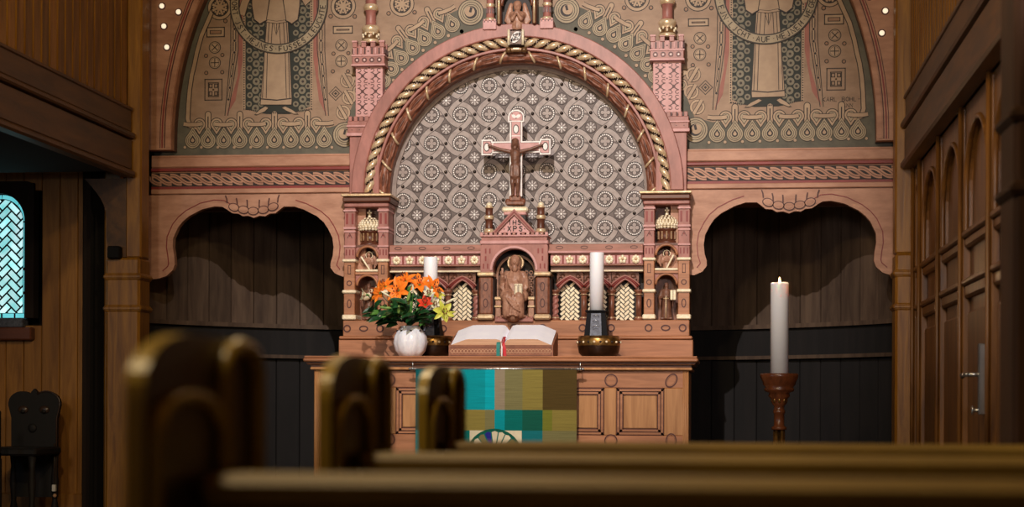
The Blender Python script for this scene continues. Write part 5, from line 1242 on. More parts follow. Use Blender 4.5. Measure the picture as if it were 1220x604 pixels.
# ================================================================ CRUCIFIX on the shrine
Yx = .88
cr = thing('crucifix', (0, Yx, zz(243.5)), 'pink and white painted crucifix standing on the shrine gable before the patterned panel', 'crucifix')
U = abs(P(614, 180, Yx)[0] - P(613, 180, Yx)[0]); zx = lambda py: P(612, py, Yx)[1]; C0 = 612.2
def G(px, py): return ((px - C0) * U, zx(py))
def cross_outline(e):
    u = e * 1.0
    pts = [(604.8 - u, 234), (604.8 - u, 182 + u), (584 - 0, 182 + u), (584 + u, 184.5 + u), (571 - u, 184.5 + u), (571 - u, 166 - u), (584 + u, 166 - u), (584 + u, 168.3 - u), (604.8 - u, 168.3 - u), (604.8 - u, 145.5 + u), (602.6 - u, 145.5 + u), (602.6 - u, 136)]
    top = [(612.2 + (9.6 + u) * cos(a), 139.2 - (8.6 + u) * sin(a)) for a in [pi - pi * i / 12 for i in range(13)]]
    right = [(2 * C0 - p[0], p[1]) for p in pts[::-1]]
    return [G(*p) for p in pts + top + right]
b = MB(); b.prism(cross_outline(0), Yx, Yx + .03, 'panel_white', 'pink_pale'); D = Draw(b, Yx)
D.poly(cross_outline(-1.7), 'dark_line', 1.5); D.poly(cross_outline(-2.2), 'pink_pale', 2.5)
for (c, rx, ry) in ((G(577.3, 175), 2.6, 4.2), (G(647.1, 175), 2.6, 4.2), (G(612.2, 154), 2.6, 4.4)): D.disc(c, rx * U * 1.35, 'dark_line', 3.5, 20, ry=ry * U * 1.25); D.disc(c, rx * U, 'panel_white', 4.5, 20, ry=ry * U)
for sx in (-1, 1): D.disc(G(612.2 + sx * 2.6, 138.6), 3.0 * U, 'panel_white', 4.5, 12, ry=1.9 * U, rot=sx * .5); D.stroke([G(612.2, 141.5), G(612.2 + sx * 5.8, 134)], .003, 'dark_line', 3.8)
D.stroke([G(605.5, 144.5), G(619, 144.5)], .007, 'panel_white', 4); D.stroke([G(584.5, 169), G(584.5, 182)], .006, 'panel_white', 4); D.stroke([G(640, 169), G(640, 182)], .006, 'panel_white', 4); D.stroke([G(607, 162), G(617.4, 162)], .005, 'panel_white', 4)
obj('cross', b, cr)
b = MB()
def F(px, py, w): x, z = G(px, py); return (x, Yx - .018 - w, z)
b.ball(F(612, 172.5, .025), (.022, .025, .030), 'statue', 14, 10); b.ball(F(612, 169.5, .018), (.025, .026, .024), 'statue'); b.ball(F(612, 177.5, .034), (.013, .012, .016), 'statue'); b.ball(F(612, 173, .052), (.004, .006, .008), 'statue')
for s_ in (-1, 1): b.ball(F(612 + s_ * 3.6, 174.5, .012), (.009, .014, .026), 'statue')
b.cone(F(612, 181, .012), F(612, 176, .016), .013, .012, 'statue')
b.cone(F(612, 184, .010), F(612, 191, .012), .034, .030, 'statue'); b.cone(F(606.5, 181.5, .006), F(617.5, 181.5, .006), .015, .015, 'statue'); b.cone(F(612, 191, .012), F(612, 199, .012), .029, .026, 'statue')
for k in range(4):
    for s_ in (-1, 1): b.cone(F(612 + s_ * 1.2, 184 + k * 2.4, .040), F(612 + s_ * 5.2, 185.5 + k * 2.4, .022), .0032, .003, 'statue', 5)
b.cone(F(612, 199.5, .012), F(612, 210, .014), .034, .036, 'statue')
for k in range(7): b.cone(F(608 + k * 1.35, 199, .038), F(607.4 + k * 1.5, 211, .042), .005, .005, 'statue', 5)
for s_ in (-1, 1):
    b.cone(F(612 + s_ * 6.5, 181.3, .008), F(612 + s_ * 17, 178.8, .010), .013, .011, 'statue'); b.cone(F(612 + s_ * 17, 178.8, .010), F(612 + s_ * 28, 174.8, .008), .0105, .008, 'statue'); b.ball(F(612 + s_ * 30.5, 173.8, .006), (.014, .007, .009), 'statue')
    b.cone(F(612 + s_ * 3.0, 210, .014), F(612 + s_ * 3.2, 219, .024), .018, .015, 'statue'); b.cone(F(612 + s_ * 3.2, 219, .024), F(612 + s_ * 2.6, 231.5, .010), .0145, .010, 'statue'); b.ball(F(612 + s_ * 3.4, 234, .022), (.009, .020, .009), 'statue')
sculpt('figure', b, 'statue_dark', cr, voxel=.0030, smooth=2)
b = MB(); zq = zz(243.4); q = zx(234.2)
b.box(-.060, .060, Yx - .05, Yx + .04, zq, zq + (q - zq) * .45, 'brown_carved', .006); b.box(-.038, .038, Yx - .04, Yx + .035, zq + (q - zq) * .4, q + .004, 'brown_carved', .008)
for s_ in (-1, 1): b.ball((s_ * .05, Yx - .02, zq + .025), (.018, .02, .02), 'brown_carved')
obj('foot_block', b, cr)
# ================================================================ ALTAR TABLE
al = thing('altar_table', (0, .4, 0), 'broad wooden panelled altar table with moulded top in front of the carved altarpiece', 'altar')
z = lambda py, Y=0: P(613, py, Y)[1]
HM = 1.194; ZT = z(424.2)
b = MB(); b.box(-HM + .005, HM - .005, .0, .795, z(426.2), ZT, 'oak', .006); b.box(-HM, HM, -.012, .795, z(431), z(426.6), 'oak', .012); b.box(-HM + .012, HM - .012, .012, .79, z(433.6), z(431), 'oak_dark', .004)
b.box(-HM + .02, HM - .02, .016, .79, z(434.5), z(432.4), 'oak', .005); b.box(-HM + .04, HM - .04, .035, .78, z(438), z(434.5), 'oak_dark'); b.box(-HM + .035, HM - .035, .03, .78, z(440.8), z(437.6), 'oak_v', .008)
obj('moulded_top', b, al)
HB = HX(369, 815, .06); Yb = .06
b = MB(); b.box(-HB + .03, HB - .03, Yb + .012, .76, 0.0, z(440), 'oak_v'); obj('cabinet', b, al)
b = MB(); D = Draw(b, Yb); zt, zb_ = z(441), 0.06
def fr(x0, x1, z0, z1, m='oak', y=0): b.box(x0, x1, Yb + y, Yb + .03, z0, z1, m, .004)
zpt, zpb = z(462, .06), z(518, .06)
pan = [];
for s in (-1, 1):
    for (pa, pb) in ((735, 792), (663, 720.5)):
        xa, xb_ = X(pa, Yb) , X(pb, Yb); pan.append((s * xa if s > 0 else -xb_, s * xb_ if s > 0 else -xa))
pan.sort(); pan = [pan[0], pan[1], (pan[1][1] + .075, pan[2][0] - .075), pan[2], pan[3]]
xs = [-HB + .03] + [v for p in pan for v in p] + [HB - .03]
fr(-HB + .03, HB - .03, zpt, zt); fr(-HB + .03, HB - .03, zpb - .13, zpb); fr(-HB + .03, HB - .03, 0, .10)
for i in range(0, len(xs), 2): fr(xs[i], xs[i + 1], zpb, zpt, 'oak_v'); fr(xs[i], xs[i + 1], .10, zpb - .13, 'oak_v')
rc = X(728.7, Yb)
for s in (-1, 1):
    for (xx, zz_, rx, ry, ro) in ((s * rc, z(453, .06), .034, .034, 0), (s * rc, z(524.5, .06), .034, .034, 0), (s * X(800.5, Yb), z(453, .06), .027, .040, -s * .6), (s * X(800.5, Yb), z(524, .06), .027, .040, 0)):
        D.ring((xx, zz_), rx, .012, 'ring_brown', 2, 26, ry=ry, rot=ro); D.ring((xx, zz_), rx * .9, .003, 'oak', 3, 26, ry=ry * .9, rot=ro)
obj('panel_frame', b, al)
for (x0, x1) in pan:
    for (z0, z1) in ((zpb, zpt), (.10, zpb - .13)):
        b = MB(); D = Draw(b, Yb + .004)
        for e, m, h in ((0, 'ring_brown', 1), (.006, 'oak', 6), (.020, 'ring_brown', 2), (.024, 'oak', 4), (.034, 'ring_brown', 1)): D.frame(x0 + e, x1 - e, z0 + e, z1 - e, .012 if m == 'oak' else .008, m, h)
        b.box(x0 + .04, x1 - .04, Yb + .006, Yb + .03, z0 + .04, z1 - .04, 'oak_v', .006)
        obj('field_panel', b, al)
for s in (-1, 1):
    b = MB(); b.box(s * (HB - .035), s * HB, Yb - .005, .76, 0, z(441), 'oak_v', .004)
    for k in range(3): b.tube([(s * (HB - .007 - k * .012), Yb - .006, .02), (s * (HB - .007 - k * .012), Yb - .006, z(442))], .0045, 'oak_v', 6)
    obj('corner_pilaster', b, al)
b = MB(); b.box(-HB - .02, HB + .02, Yb - .03, .77, 0, .055, 'oak', .01); obj('plinth', b, al)

# hanging cloth
CX0, CX1 = X(495.3, -.03, 480), X(687.2, -.03, 480); zr_ = z(440.2, -.03)
for nm, c in (('cloth_teal_deep', (0, 92, 98)), ('cloth_teal', (0, 150, 160)), ('cloth_teal_bright', (0, 170, 184)), ('cloth_grey', (150, 136, 112)), ('cloth_sage', (126, 120, 78)), ('cloth_olive', (140, 126, 62)), ('cloth_brown', (84, 66, 30)), ('cloth_moss', (120, 122, 44)), ('cloth_sea', (0, 112, 104)), ('cloth_green', (18, 92, 74)), ('cloth_blue_green', (22, 116, 122))):
    mat(nm, c, 0.9, c2=tuple(int(v * .88) for v in c), scale=(6, 30, 260), bump=0.3, spec=.2)
mat('cloth_ivory', (226, 214, 182), 0.9); mat('cloth_cobalt', (30, 30, 140), 0.9)
ct = thing('altar_cloth', (0, -.03, .2), 'patchwork antependium of teal, olive and brown woven strips hanging before the altar table', 'cloth')
b = MB(); ZL = .16
px = lambda p: X(p, -.03, 480)
cols = [(495.3, 512, 'cloth_teal_deep', 'cloth_teal_deep', 'cloth_teal'), (512, 552, 'cloth_teal', 'cloth_moss', 'cloth_teal'), (552, 578, 'cloth_teal', 'cloth_olive', 'cloth_sea'), (578, 589.4, 'cloth_teal_bright', 'cloth_sage', 'cloth_sea'),
        (589.4, 601.5, 'cloth_grey', 'cloth_teal', 'cloth_blue_green'), (601.5, 622.5, 'cloth_sage', 'cloth_sea', 'cloth_blue_green'), (622.5, 646.6, 'cloth_olive', 'cloth_green', 'cloth_blue_green'), (646.6, 658, 'cloth_brown', 'cloth_moss', 'cloth_sage'), (658, 687.2, 'cloth_brown', 'cloth_olive', 'cloth_sage')]
zrow = [zr_ + .008, z(488.3, -.03), z(513, -.03), ZL]
def sheet(x0, x1, z0, z1, m, d=0):
    nx = max(2, int((x1 - x0) / .02)); nz = max(2, int((z1 - z0) / .05)); vs = []
    for y_off in (0, .006):
        for j in range(nz + 1):
            for i in range(nx + 1):
                x = x0 + (x1 - x0) * i / nx; zz_ = z0 + (z1 - z0) * j / nz
                vs.append((x, -.034 - d + y_off + .004 * sin(x * 9 + .6) * (zr_ - zz_), zz_))
    k = (nx + 1) * (nz + 1)
    b.add(vs, [(j * (nx + 1) + i, j * (nx + 1) + i + 1, (j + 1) * (nx + 1) + i + 1, (j + 1) * (nx + 1) + i) for j in range(nz) for i in range(nx)] + [(k + j * (nx + 1) + i, k + (j + 1) * (nx + 1) + i, k + (j + 1) * (nx + 1) + i + 1, k + j * (nx + 1) + i + 1) for j in range(nz) for i in range(nx)] , m, True)
for (a, c, m0, m1, m2) in cols:
    for r, m in enumerate((m0, m1, m2)): sheet(px(a), px(c), zrow[r + 1], zrow[r], m)
D = Draw(b, -.040); cxm = px(589.4); zm = z(545, -.03); R_ = .158
for (a, c) in ((560, 589.4), (589.4, 622)): D.rect(px(a), px(c), zm - .16, z(513, -.03), 'cloth_ivory', 1)
D.disc((cxm, zm), R_, 'cloth_sea', 2, 40); D.stroke(D.circ((cxm, zm), R_ + .006, 40), .016, 'cloth_green', 3, True)
nb = 22
for k in range(nb):
    a0 = 2 * pi * k / nb; a1 = 2 * pi * (k + .86) / nb; m = 'cloth_cobalt' if 1.6 < a0 < 1.9 else ('cloth_ivory', 'cloth_ivory', 'cloth_sage', 'cloth_ivory', 'cloth_ivory')[k % 5]
    D.poly([(cxm + .035 * cos((a0 + a1) / 2), zm + .035 * sin((a0 + a1) / 2)), (cxm + R_ * .96 * cos(a0), zm + R_ * .96 * sin(a0)), (cxm + R_ * cos((a0 + a1) / 2), zm + R_ * sin((a0 + a1) / 2)), (cxm + R_ * .96 * cos(a1), zm + R_ * .96 * sin(a1))], m, 4 + .3 * (k % 2))
obj('woven_patches', b, ct)
b = MB(); b.tube([(CX0 - .012, -.03, zr_ + .004), (CX1 + .012, -.03, zr_ + .004)], .007, 'steel', 8)
for xx, sg in ((CX0 - .02, -1), (CX1 + .02, 1)):
    b.ball((xx, -.03, zr_ + .003), (.012, .012, .012), 'steel', 12, 8); b.ball((xx + sg * .016, -.03, zr_ + .003), (.010, .008, .008), 'steel', 10, 8); b.tube([(xx, -.03, zr_), (xx, -.03, z(431, -.03))], .0025, 'steel', 6); b.ball((xx - sg * .014, -.03, zr_ + .003), (.008, .011, .011), 'steel', 10, 8)
obj('hanging_rod', b, ct, label='thin steel rod with round end knobs')

# ================================================================ THINGS ON THE ALTAR
# open book on its low stand
Yb0, Yb1 = .20, .52
xL, xR = X(534.5, Yb0, 420), X(659, Yb0, 420); zt_ = lambda py: P(600, py, Yb0)[1]
bk = thing('open_book', ((xL + xR) / 2, .35, ZT), 'large open book with white pages and teal and red ribbons lying on the altar table', 'book')
hb = zt_(411.5); b = MB(); cxb = X(599.5, Yb0, 410)
def slab(x0, x1, y0, y1, za, zb1, zb2, m):   # wedge: top at zb1 (front) rising to zb2 (back)
    b.add([(x0, y0, za), (x1, y0, za), (x1, y1, za), (x0, y1, za), (x0, y0, zb1), (x1, y0, zb1), (x1, y1, zb2), (x0, y1, zb2)], [(3, 2, 1, 0), (4, 5, 6, 7), (0, 1, 5, 4), (1, 2, 6, 5), (2, 3, 7, 6), (3, 0, 4, 7)], m)
hbk = P(600, 394.5, Yb1)[1]
slab(xL, cxb - .004, Yb0, Yb1, ZT, hb, hbk - .01, 'book_cover'); slab(cxb + .004, xR, Yb0, Yb1, ZT, hb, hbk - .01, 'book_cover')
D = Draw(b, Yb0); 
for (xa, xb_) in ((xL + .012, cxb - .01), (cxb + .012, xR - .01)):
    D.frame(xa, xb_, ZT + .006, hb - .008, .003, 'ring_brown', 1); n = int((xb_ - xa) / .02)
    for k in range(n): D.ring((xa + (k + .5) * (xb_ - xa) / n, (ZT + hb) / 2), .010, .0035, 'page_edge', 1.5, 10)
obj('cover', b, bk)
def page_block(x0, x1, gut, mname):
    """curved leaf block: x0 outer edge, x1 at gutter"""
    b = MB(); n = 14; m_ = 8; T = []
    for j in range(m_ + 1):
        v = j / m_; y = Yb0 + .012 + (Yb1 - Yb0 - .012) * v; base = hb + (hbk - hb) * v
        for i in range(n + 1):
            u = i / n; x = x0 + (x1 - x0) * u
            h = .003 + .036 * (min(1, u / .30) if u < .35 else 1.0 if u < .88 else cos((u - .88) / .12 * pi / 2) ** .7)
            T.append((x, y, base + h))
    k = n + 1; vs = T + [(p[0], p[1], hb + (hbk - hb) * ((p[1] - Yb0) / (Yb1 - Yb0)) - .001) for p in T]; o = len(T)
    b.add(vs, [(j * k + i, j * k + i + 1, (j + 1) * k + i + 1, (j + 1) * k + i) for j in range(m_) for i in range(n)], 'paper', True)
    b.add(vs, [(i, o + i, o + i + 1, i + 1) for i in range(n)] + [(m_ * k + i, m_ * k + i + 1, o + m_ * k + i + 1, o + m_ * k + i) for i in range(n)] + [(j * k, (j + 1) * k, o + (j + 1) * k, o + j * k) for j in range(m_)] + [(j * k + n, o + j * k + n, o + (j + 1) * k + n, (j + 1) * k + n) for j in range(m_)], 'page_edge')
    obj('page_block', b, bk)
page_block(xL + .012, cxb, 0, ''); page_block(xR - .012, cxb + .001, 0, '')
for (xx, w, m, nm) in ((X(594.2, Yb0), .011, 'teal_ribbon', 'teal ribbon'), (X(598.5, Yb0), .004, 'white_ribbon', 'white ribbon'), (X(601.5, Yb0), .010, 'red_ribbon', 'red ribbon')):
    b = MB(); dx = .012 if 'red' in m else 0
    path = [(xx - dx, Yb0 + .10, hb + .055), (xx - dx, Yb0 + .02, hb + .022), (xx - dx * .6, Yb0 - .004, hb + .010), (xx, Yb0 - .008, hb - .02), (xx + dx * .3, Yb0 - .008, ZT + .002)]
    vs = [(p[0] + s * w, p[1], p[2]) for p in path for s in (-1, 1)] + [(p[0] + s * w, p[1] - .002, p[2] + .002) for p in path for s in (-1, 1)]
    b.add(vs, [(2 * i, 2 * i + 1, 2 * i + 3, 2 * i + 2) for i in range(4)] + [(10 + 2 * i, 10 + 2 * i + 2, 10 + 2 * i + 3, 10 + 2 * i + 1) for i in range(4)] + [(2 * i, 2 * i + 2, 12 + 2 * i, 10 + 2 * i) for i in range(4)], m); obj('ribbon', b, bk, label=nm)

# two altar candles on brass bowls
def candle_set(pxc, pxbowl, ptop, label_h, label_c):
    Yk = .56; cx = P(pxbowl, 405, Yk)[0]; zk = lambda py: P(pxc, py, Yk)[1]; cc = P(pxc, 350, Yk)[0]
    h = thing('candle_holder', (cx, Yk, ZT), label_h, 'candle holder', 'candle holders on the altar'); U = abs(P(701, 400, Yk)[0] - P(700, 400, Yk)[0])
    b = MB(); z0 = ZT
    b.lathe([(16 * U, z0), (20 * U, z0 + .012), (24 * U, z0 + .035), (25.5 * U, zk(412)), (25.8 * U, zk(405)), (23.8 * U, zk(400.5)), (21 * U, zk(401.5)), (10 * U, zk(402))], (cx, Yk), 'bronze', 36, mm=['bronze', 'bronze', 'bronze', 'brass', 'brass', 'bronze', 'bronze'])
    for k in range(22):
        a = 2 * pi * k / 22; b.ball((cx + 25.6 * U * cos(a), Yk + 25.6 * U * sin(a), zk(408)), (.008, .008, .008), 'dark_line' if k % 2 else 'gold_pale', 8, 6)
    obj('bowl', b, h, label='brass bowl with a studded rim')
    b = MB(); w0, w1 = 14 * U, 10.5 * U; zt = zk(371.5); zb_ = zk(401.5)
    b.add([(cc - w0, Yk - w0, zb_), (cc + w0, Yk - w0, zb_), (cc + w0, Yk + w0, zb_), (cc - w0, Yk + w0, zb_), (cc - w1, Yk - w1, zt), (cc + w1, Yk - w1, zt), (cc + w1, Yk + w1, zt), (cc - w1, Yk + w1, zt)], [(0, 1, 2, 3), (4, 5, 6, 7), (0, 1, 5, 4), (1, 2, 6, 5), (2, 3, 7, 6), (3, 0, 4, 7)], 'black_iron')
    b.box(cc - 13 * U, cc + 13 * U, Yk - 13 * U, Yk + 13 * U, zt - .004, zt + .008, 'black_iron', .004)
    q = .5; b.add([(cc - w0 * q, Yk - w0 - .004, zb_ + .006), (cc + w0 * q, Yk - w0 - .004, zb_ + .006), (cc + w1 * q * 1.1, Yk - w1 - .006, zt - .012), (cc - w1 * q * 1.1, Yk - w1 - .006, zt - .012)], [(0, 1, 2, 3)], 'slate')
    for k in range(3): zq = zt - .03 - k * .035; b.tube([(cc - .02, Yk - w1 - .012 - .01 * (k + 1), zq), (cc, Yk - w1 - .012 - .01 * (k + 1), zq + .01), (cc + .02, Yk - w1 - .012 - .01 * (k + 1), zq)], .002, 'steel', 4)
    obj('block', b, h, label='black tapering block with engraved grey face')
    c = thing('altar_candle', (cc, Yk, zt + .008), label_c, 'candle', 'unlit candles on the altar'); b = MB(); r = 8.4 * U; zc0 = zt + .006; zc1 = zk(ptop)
    b.lathe([(r, zc0), (r, zc1 - .006), (r * .95, zc1), (r * .8, zc1 - .002), (r * .3, zc1 - .008), (.001, zc1 - .009)], (cc, Yk), 'wax', 28); obj('wax_body', b, c)
    b = MB(); b.tube([(cc, Yk, zc1 - .012), (cc + .001, Yk, zc1 + .004)], .0018, 'wick', 6); obj('wick', b, c)
    return cc, zc1, r
candle_set(711, 713.5, 301, 'brass bowl and black block holder right of the open book', 'unlit thick white candle right of the open book')
cc, zc1, r = candle_set(513, 516.5, 306.5, 'brass bowl and black block holder half hidden behind the flower vase', 'unlit thick white candle behind the orange lilies')

# vase
Yv = .28; vx = P(489, 405, Yv)[0]; U = abs(P(490, 400, Yv)[0] - P(489, 400, Yv)[0]); zv = lambda py: P(489, py, Yv)[1]
vs_ = thing('flower_vase', (vx, Yv, ZT), 'round ribbed white vase standing on the left of the altar table', 'vase')
b = MB(); H = zv(388.5) - ZT
b.lathe([(9 * U, ZT), (13 * U, ZT + H * .04), (17.5 * U, ZT + H * .2), (19.8 * U, ZT + H * .45), (18.6 * U, ZT + H * .68), (14.5 * U, ZT + H * .86), (11 * U, ZT + H * .95), (11.5 * U, ZT + H), (10.2 * U, ZT + H), (10 * U, ZT + H * .9), (13 * U, ZT + H * .8)], (vx, Yv), 'vase_white', 72, fn=lambda a, z: 1 + .07 * abs(sin(a * 4.0 + .2)) ** .7 - .05)
obj('body', b, vs_)
b = MB()
for k in range(8):
    a = -pi / 2 + .2 + k * pi / 4; b.ball((vx + 15.6 * U * cos(a), Yv + 15.6 * U * sin(a), ZT + H * .84), (.009, .006, .005), 'vase_dark', 8, 6)
obj('rim_marks', b, vs_, label='small dark marks round the shoulder')

# bouquet
rng = random.Random(5)
def bp(px, py, Y): x, zz_ = P(px, py, Y); return Vector((x, Y, zz_))
neck = Vector((vx, Yv, ZT + H * .92))
def petal(b, c, d, up, L_, W, m, curl=.5, n=8):
    d = d.normalized(); side = d.cross(up).normalized(); nrm = side.cross(d).normalized(); vs = []
    for i in range(n + 1):
        t = i / n; w = W * (sin(pi * min(1, t * .93 + .07)) ** .75); bend = curl * t * t
        p = c + d * (L_ * (t - .18 * curl * t ** 3)) + nrm * (-L_ * bend * .6)
        for q in (-1, -.5, 0, .5, 1): vs.append(p + side * (w * q) + nrm * (abs(q) * w * .35 - (0.10 * w if q == 0 else 0)))
    b.add(vs, [(i * 5 + k, i * 5 + k + 1, i * 5 + k + 6, i * 5 + k + 5) for i in range(n) for k in range(4)], m, True)
def stem(b, a, c, m='leaf_green', r=.0032):
    mid = (a + c) / 2 + Vector(((c.x - a.x) * .18, -.01, .02)); b.tube(bez(tuple(a), tuple(a + Vector((0, 0, .06))), tuple(mid), tuple(c), 8), r, m, 6)
def lily(px, py, Y, face, size, m, label, open_=1.0, group=None):
    c = bp(px, py, Y); f = Vector(face).normalized(); t = thing('lily', tuple(neck), label, 'flower', 'lilies in the white vase')
    u = f.cross(Vector((0, 0, 1))).normalized(); v = u.cross(f)
    base = c - f * size * .35; b = MB()
    for k in range(6):
        a = pi / 3 * k + rng.uniform(-.12, .12) + .3; rad = u * cos(a) + v * sin(a); d = rad * (.95 * open_) + f * (1.0 - .35 * open_)
        petal(b, base, d, f if True else v, size * (1.08 if k % 2 else 1.0), size * (.20 if k % 2 else .26), m, curl=.55 * open_)
    obj('petals', b, t)
    b = MB()
    for k in range(6):
        a = pi / 3 * k; rad = u * cos(a) + v * sin(a); e = base + f * size * .75 + rad * size * .2; b.tube([base, base + f * size * .4 + rad * size * .05, e], .0014, m, 4); b.ball(e, (.004, .003, .007), 'anther', 6, 4)
    obj('stamens', b, t)
    b = MB(); stem(b, neck, base); b.cone(base - f * .012, base + f * .006, .004, .009, 'leaf_bright', 8); obj('stem', b, t)
def bud(px, py, Y, d, L_, m, label, w=.011):
    c = bp(px, py, Y); t = thing('lily_bud', tuple(neck), label, 'flower bud', 'lily buds in the white vase'); d = Vector(d).normalized(); b = MB()
    b.tube([c - d * L_ * .5, c - d * L_ * .3, c, c + d * L_ * .3, c + d * L_ * .5], [w * .4, w * .85, w, w * .7, w * .15], m, 10); obj('closed_petals', b, t)
    b = MB(); stem(b, neck, c - d * L_ * .48, 'leaf_bright', .0025); obj('stem', b, t)
lily(449, 348, .26, (-.75, -.6, .25), .088, 'lily_orange', 'orange lily at the far left of the bouquet, turned left')
lily(473, 345, .22, (-.15, -1, .15), .090, 'lily_orange', 'open orange lily facing forward, left middle of the bouquet')
lily(482, 332, .30, (-.2, -.6, .75), .088, 'lily_orange', 'topmost orange lily of the bouquet, facing up')
lily(500, 336, .32, (.15, -.75, .6), .085, 'lily_orange', 'orange lily just left of the left white candle')
lily(517, 341, .26, (.65, -.7, .3), .082, 'lily_orange', 'orange lily leaning right in front of the left white candle')
lily(458, 339, .34, (-.4, -.6, .7), .075, 'lily_orange', 'orange lily at the upper left behind the leftmost bloom')
lily(506.5, 361, .20, (.1, -.85, .5), .072, 'lily_red', 'red-orange half open lily low in the middle of the bouquet', .62)
lily(511, 350, .21, (.1, -.8, .6), .055, 'lily_cream', 'small white lily above the red-orange one', .6)
lily(517, 362, .24, (.5, -.8, .1), .055, 'lily_cream', 'cream lily right of the red-orange one', .7)
lily(434, 351, .30, (-.9, -.4, .1), .055, 'lily_cream', 'white lily at the left tip of the bouquet', .6)
lily(521, 349, .28, (.6, -.6, .5), .060, 'lily_yellow', 'pale yellow lily at the upper right of the bouquet', .9)
lily(529, 371, .20, (.35, -.9, .0), .074, 'lily_yellow', 'open yellow lily hanging at the lower right of the bouquet', 1.1)
bud(459, 366.5, .18, (-1, -.2, .1), .075, 'bud_green', 'pale green bud lying low on the left side')
bud(459, 350, .17, (-.8, -.3, .5), .070, 'lily_cream', 'cream bud between the two left orange lilies', .007)
bud(475, 369, .17, (.1, -.5, 1), .060, 'bud_green', 'upright green bud in the centre of the leaves')
bud(487, 353, .18, (.3, -.2, 1), .070, 'bud_green', 'green bud rising in the centre under the orange blooms')
bud(537, 358, .26, (1, -.2, .5), .080, 'lily_cream', 'pale pointed bud reaching right', .008)
bud(537, 372, .24, (1, -.2, .05), .070, 'lily_yellow', 'yellow pointed bud at the lower right', .007)
bud(492, 344, .2, (0, -.3, 1), .05, 'lily_cream', 'small white bud between the upper orange lilies', .007)
def leafy(px, py, Y, n, label, m='leaf_green', L_=.11, spread=1.0):
    e = bp(px, py, Y); t = thing('leafy_stem', tuple(neck), label, 'foliage', 'leafy stems in the white vase'); b = MB(); stem(b, neck, e); obj('stem', b, t)
    ax = (e - neck).normalized()
    for k in range(n):
        f = .35 + .65 * (k + 1) / n; c = neck.lerp(e, f); a = rng.uniform(0, 2 * pi); d = ax * .7 + Vector((cos(a), -.5 + .6 * sin(a), .3 * sin(a + 1) - .1)) * spread
        b = MB(); petal(b, c, d, Vector((rng.uniform(-.4, .4), -.8, .8)), L_ * rng.uniform(.75, 1.15), L_ * .19, m if rng.random() > .18 else 'leaf_bright', curl=.5, n=6); obj('leaf', b, t)
leafy(444, 366, .22, 11, 'dark green leafy stem spreading far left over the altar top')
leafy(452, 378, .20, 10, 'dark green leafy stem drooping at the lower left of the bouquet')
leafy(466, 372, .16, 10, 'dark green leafy stem at the front left of the vase mouth')
leafy(483, 362, .18, 11, 'dark green leafy stem rising at the front centre')
leafy(498, 374, .16, 10, 'dark green leafy stem at the front right of the vase mouth')
leafy(514, 378, .22, 8, 'short leafy stem under the yellow lily', L_=.08)
leafy(478, 350, .32, 10, 'tall leafy stem behind the orange lilies')
leafy(500, 352, .34, 9, 'tall leafy stem before the left candle')

# ================================================================ PASCHAL CANDLE
Yq = -.25; cx = P(928.5, 440, Yq)[0]; U = abs(P(929, 440, Yq)[0] - P(928, 440, Yq)[0]); zq = lambda py: P(928, py, Yq)[1]
st = thing('candle_stand', (cx, Yq, 0), 'tall turned wooden floor stand carrying the burning candle right of the altar', 'candle stand')
b = MB(); b.lathe([(r * U, zq(p)) for r, p in ((6, 484), (9, 479), (9, 476), (13, 472), (12, 468), (17.5, 466), (18, 463), (16.5, 461.5), (19.5, 458), (20, 455), (22.5, 450), (23, 446.5), (22, 445), (19, 445.5), (18, 448))], (cx, Yq), 'stand_wood', 36); obj('dish', b, st)
b = MB(); b.lathe([(r * U, zq(p)) for r, p in ((9, 512), (9, 509), (6.2, 507), (6.2, 493), (7.2, 492), (7.2, 489), (6.2, 488), (6, 484), (8.5, 481), (8.5, 478))], (cx, Yq), 'stand_wood', 24)
for k in range(8): a = k * pi / 4; b.ball((cx + 8 * U * cos(a), Yq + 8 * U * sin(a), zq(477)), (.010, .010, .018), 'brass', 8, 6)
obj('neck', b, st)
for k in range(5):
    a = 2 * pi * k / 5 + .3; b = MB(); b.tube([(cx + 5.4 * U * cos(a), Yq + 5.4 * U * sin(a), .12), (cx + 5.4 * U * cos(a), Yq + 5.4 * U * sin(a), zq(511))], .0095, 'brass', 10); obj('slender_column', b, st, label='slender gilded column of the shaft')
b = MB(); b.lathe([(9 * U, .13), (12 * U, .11), (14 * U, .09), (24 * U, .06), (30 * U, .04), (30 * U, .0)], (cx, Yq), 'stand_wood', 30); obj('base', b, st)
pc = thing('paschal_candle', (cx, Yq, zq(446)), 'tall thick burning white candle on the floor stand before the dark boards', 'candle')
b = MB(); r = 10.8 * U; z1 = zq(337.5)
b.lathe([(r, zq(447)), (r, z1 - .010), (r * 1.02, z1 - .003), (r * .94, z1 + .003), (r * .80, z1 - .004), (r * .45, z1 - .016), (.001, z1 - .018)], (cx, Yq), 'wax', 36); obj('wax_body', b, pc)
b = MB(); b.tube([(cx, Yq, z1 - .02), (cx + .001, Yq, z1 + .004)], .002, 'wick', 6); obj('wick', b, pc)
b = MB(); b.lathe([(.001, z1 - .002), (.005, z1 + .003), (.0065, z1 + .010), (.004, z1 + .021), (.0005, z1 + .033)], (cx, Yq), 'flame', 14); fo = obj('flame', b, pc)
lamp('candle_flame_light', 'POINT', (cx, Yq, z1 + .035), None, 3.5, (1.0, .66, .36), .006)

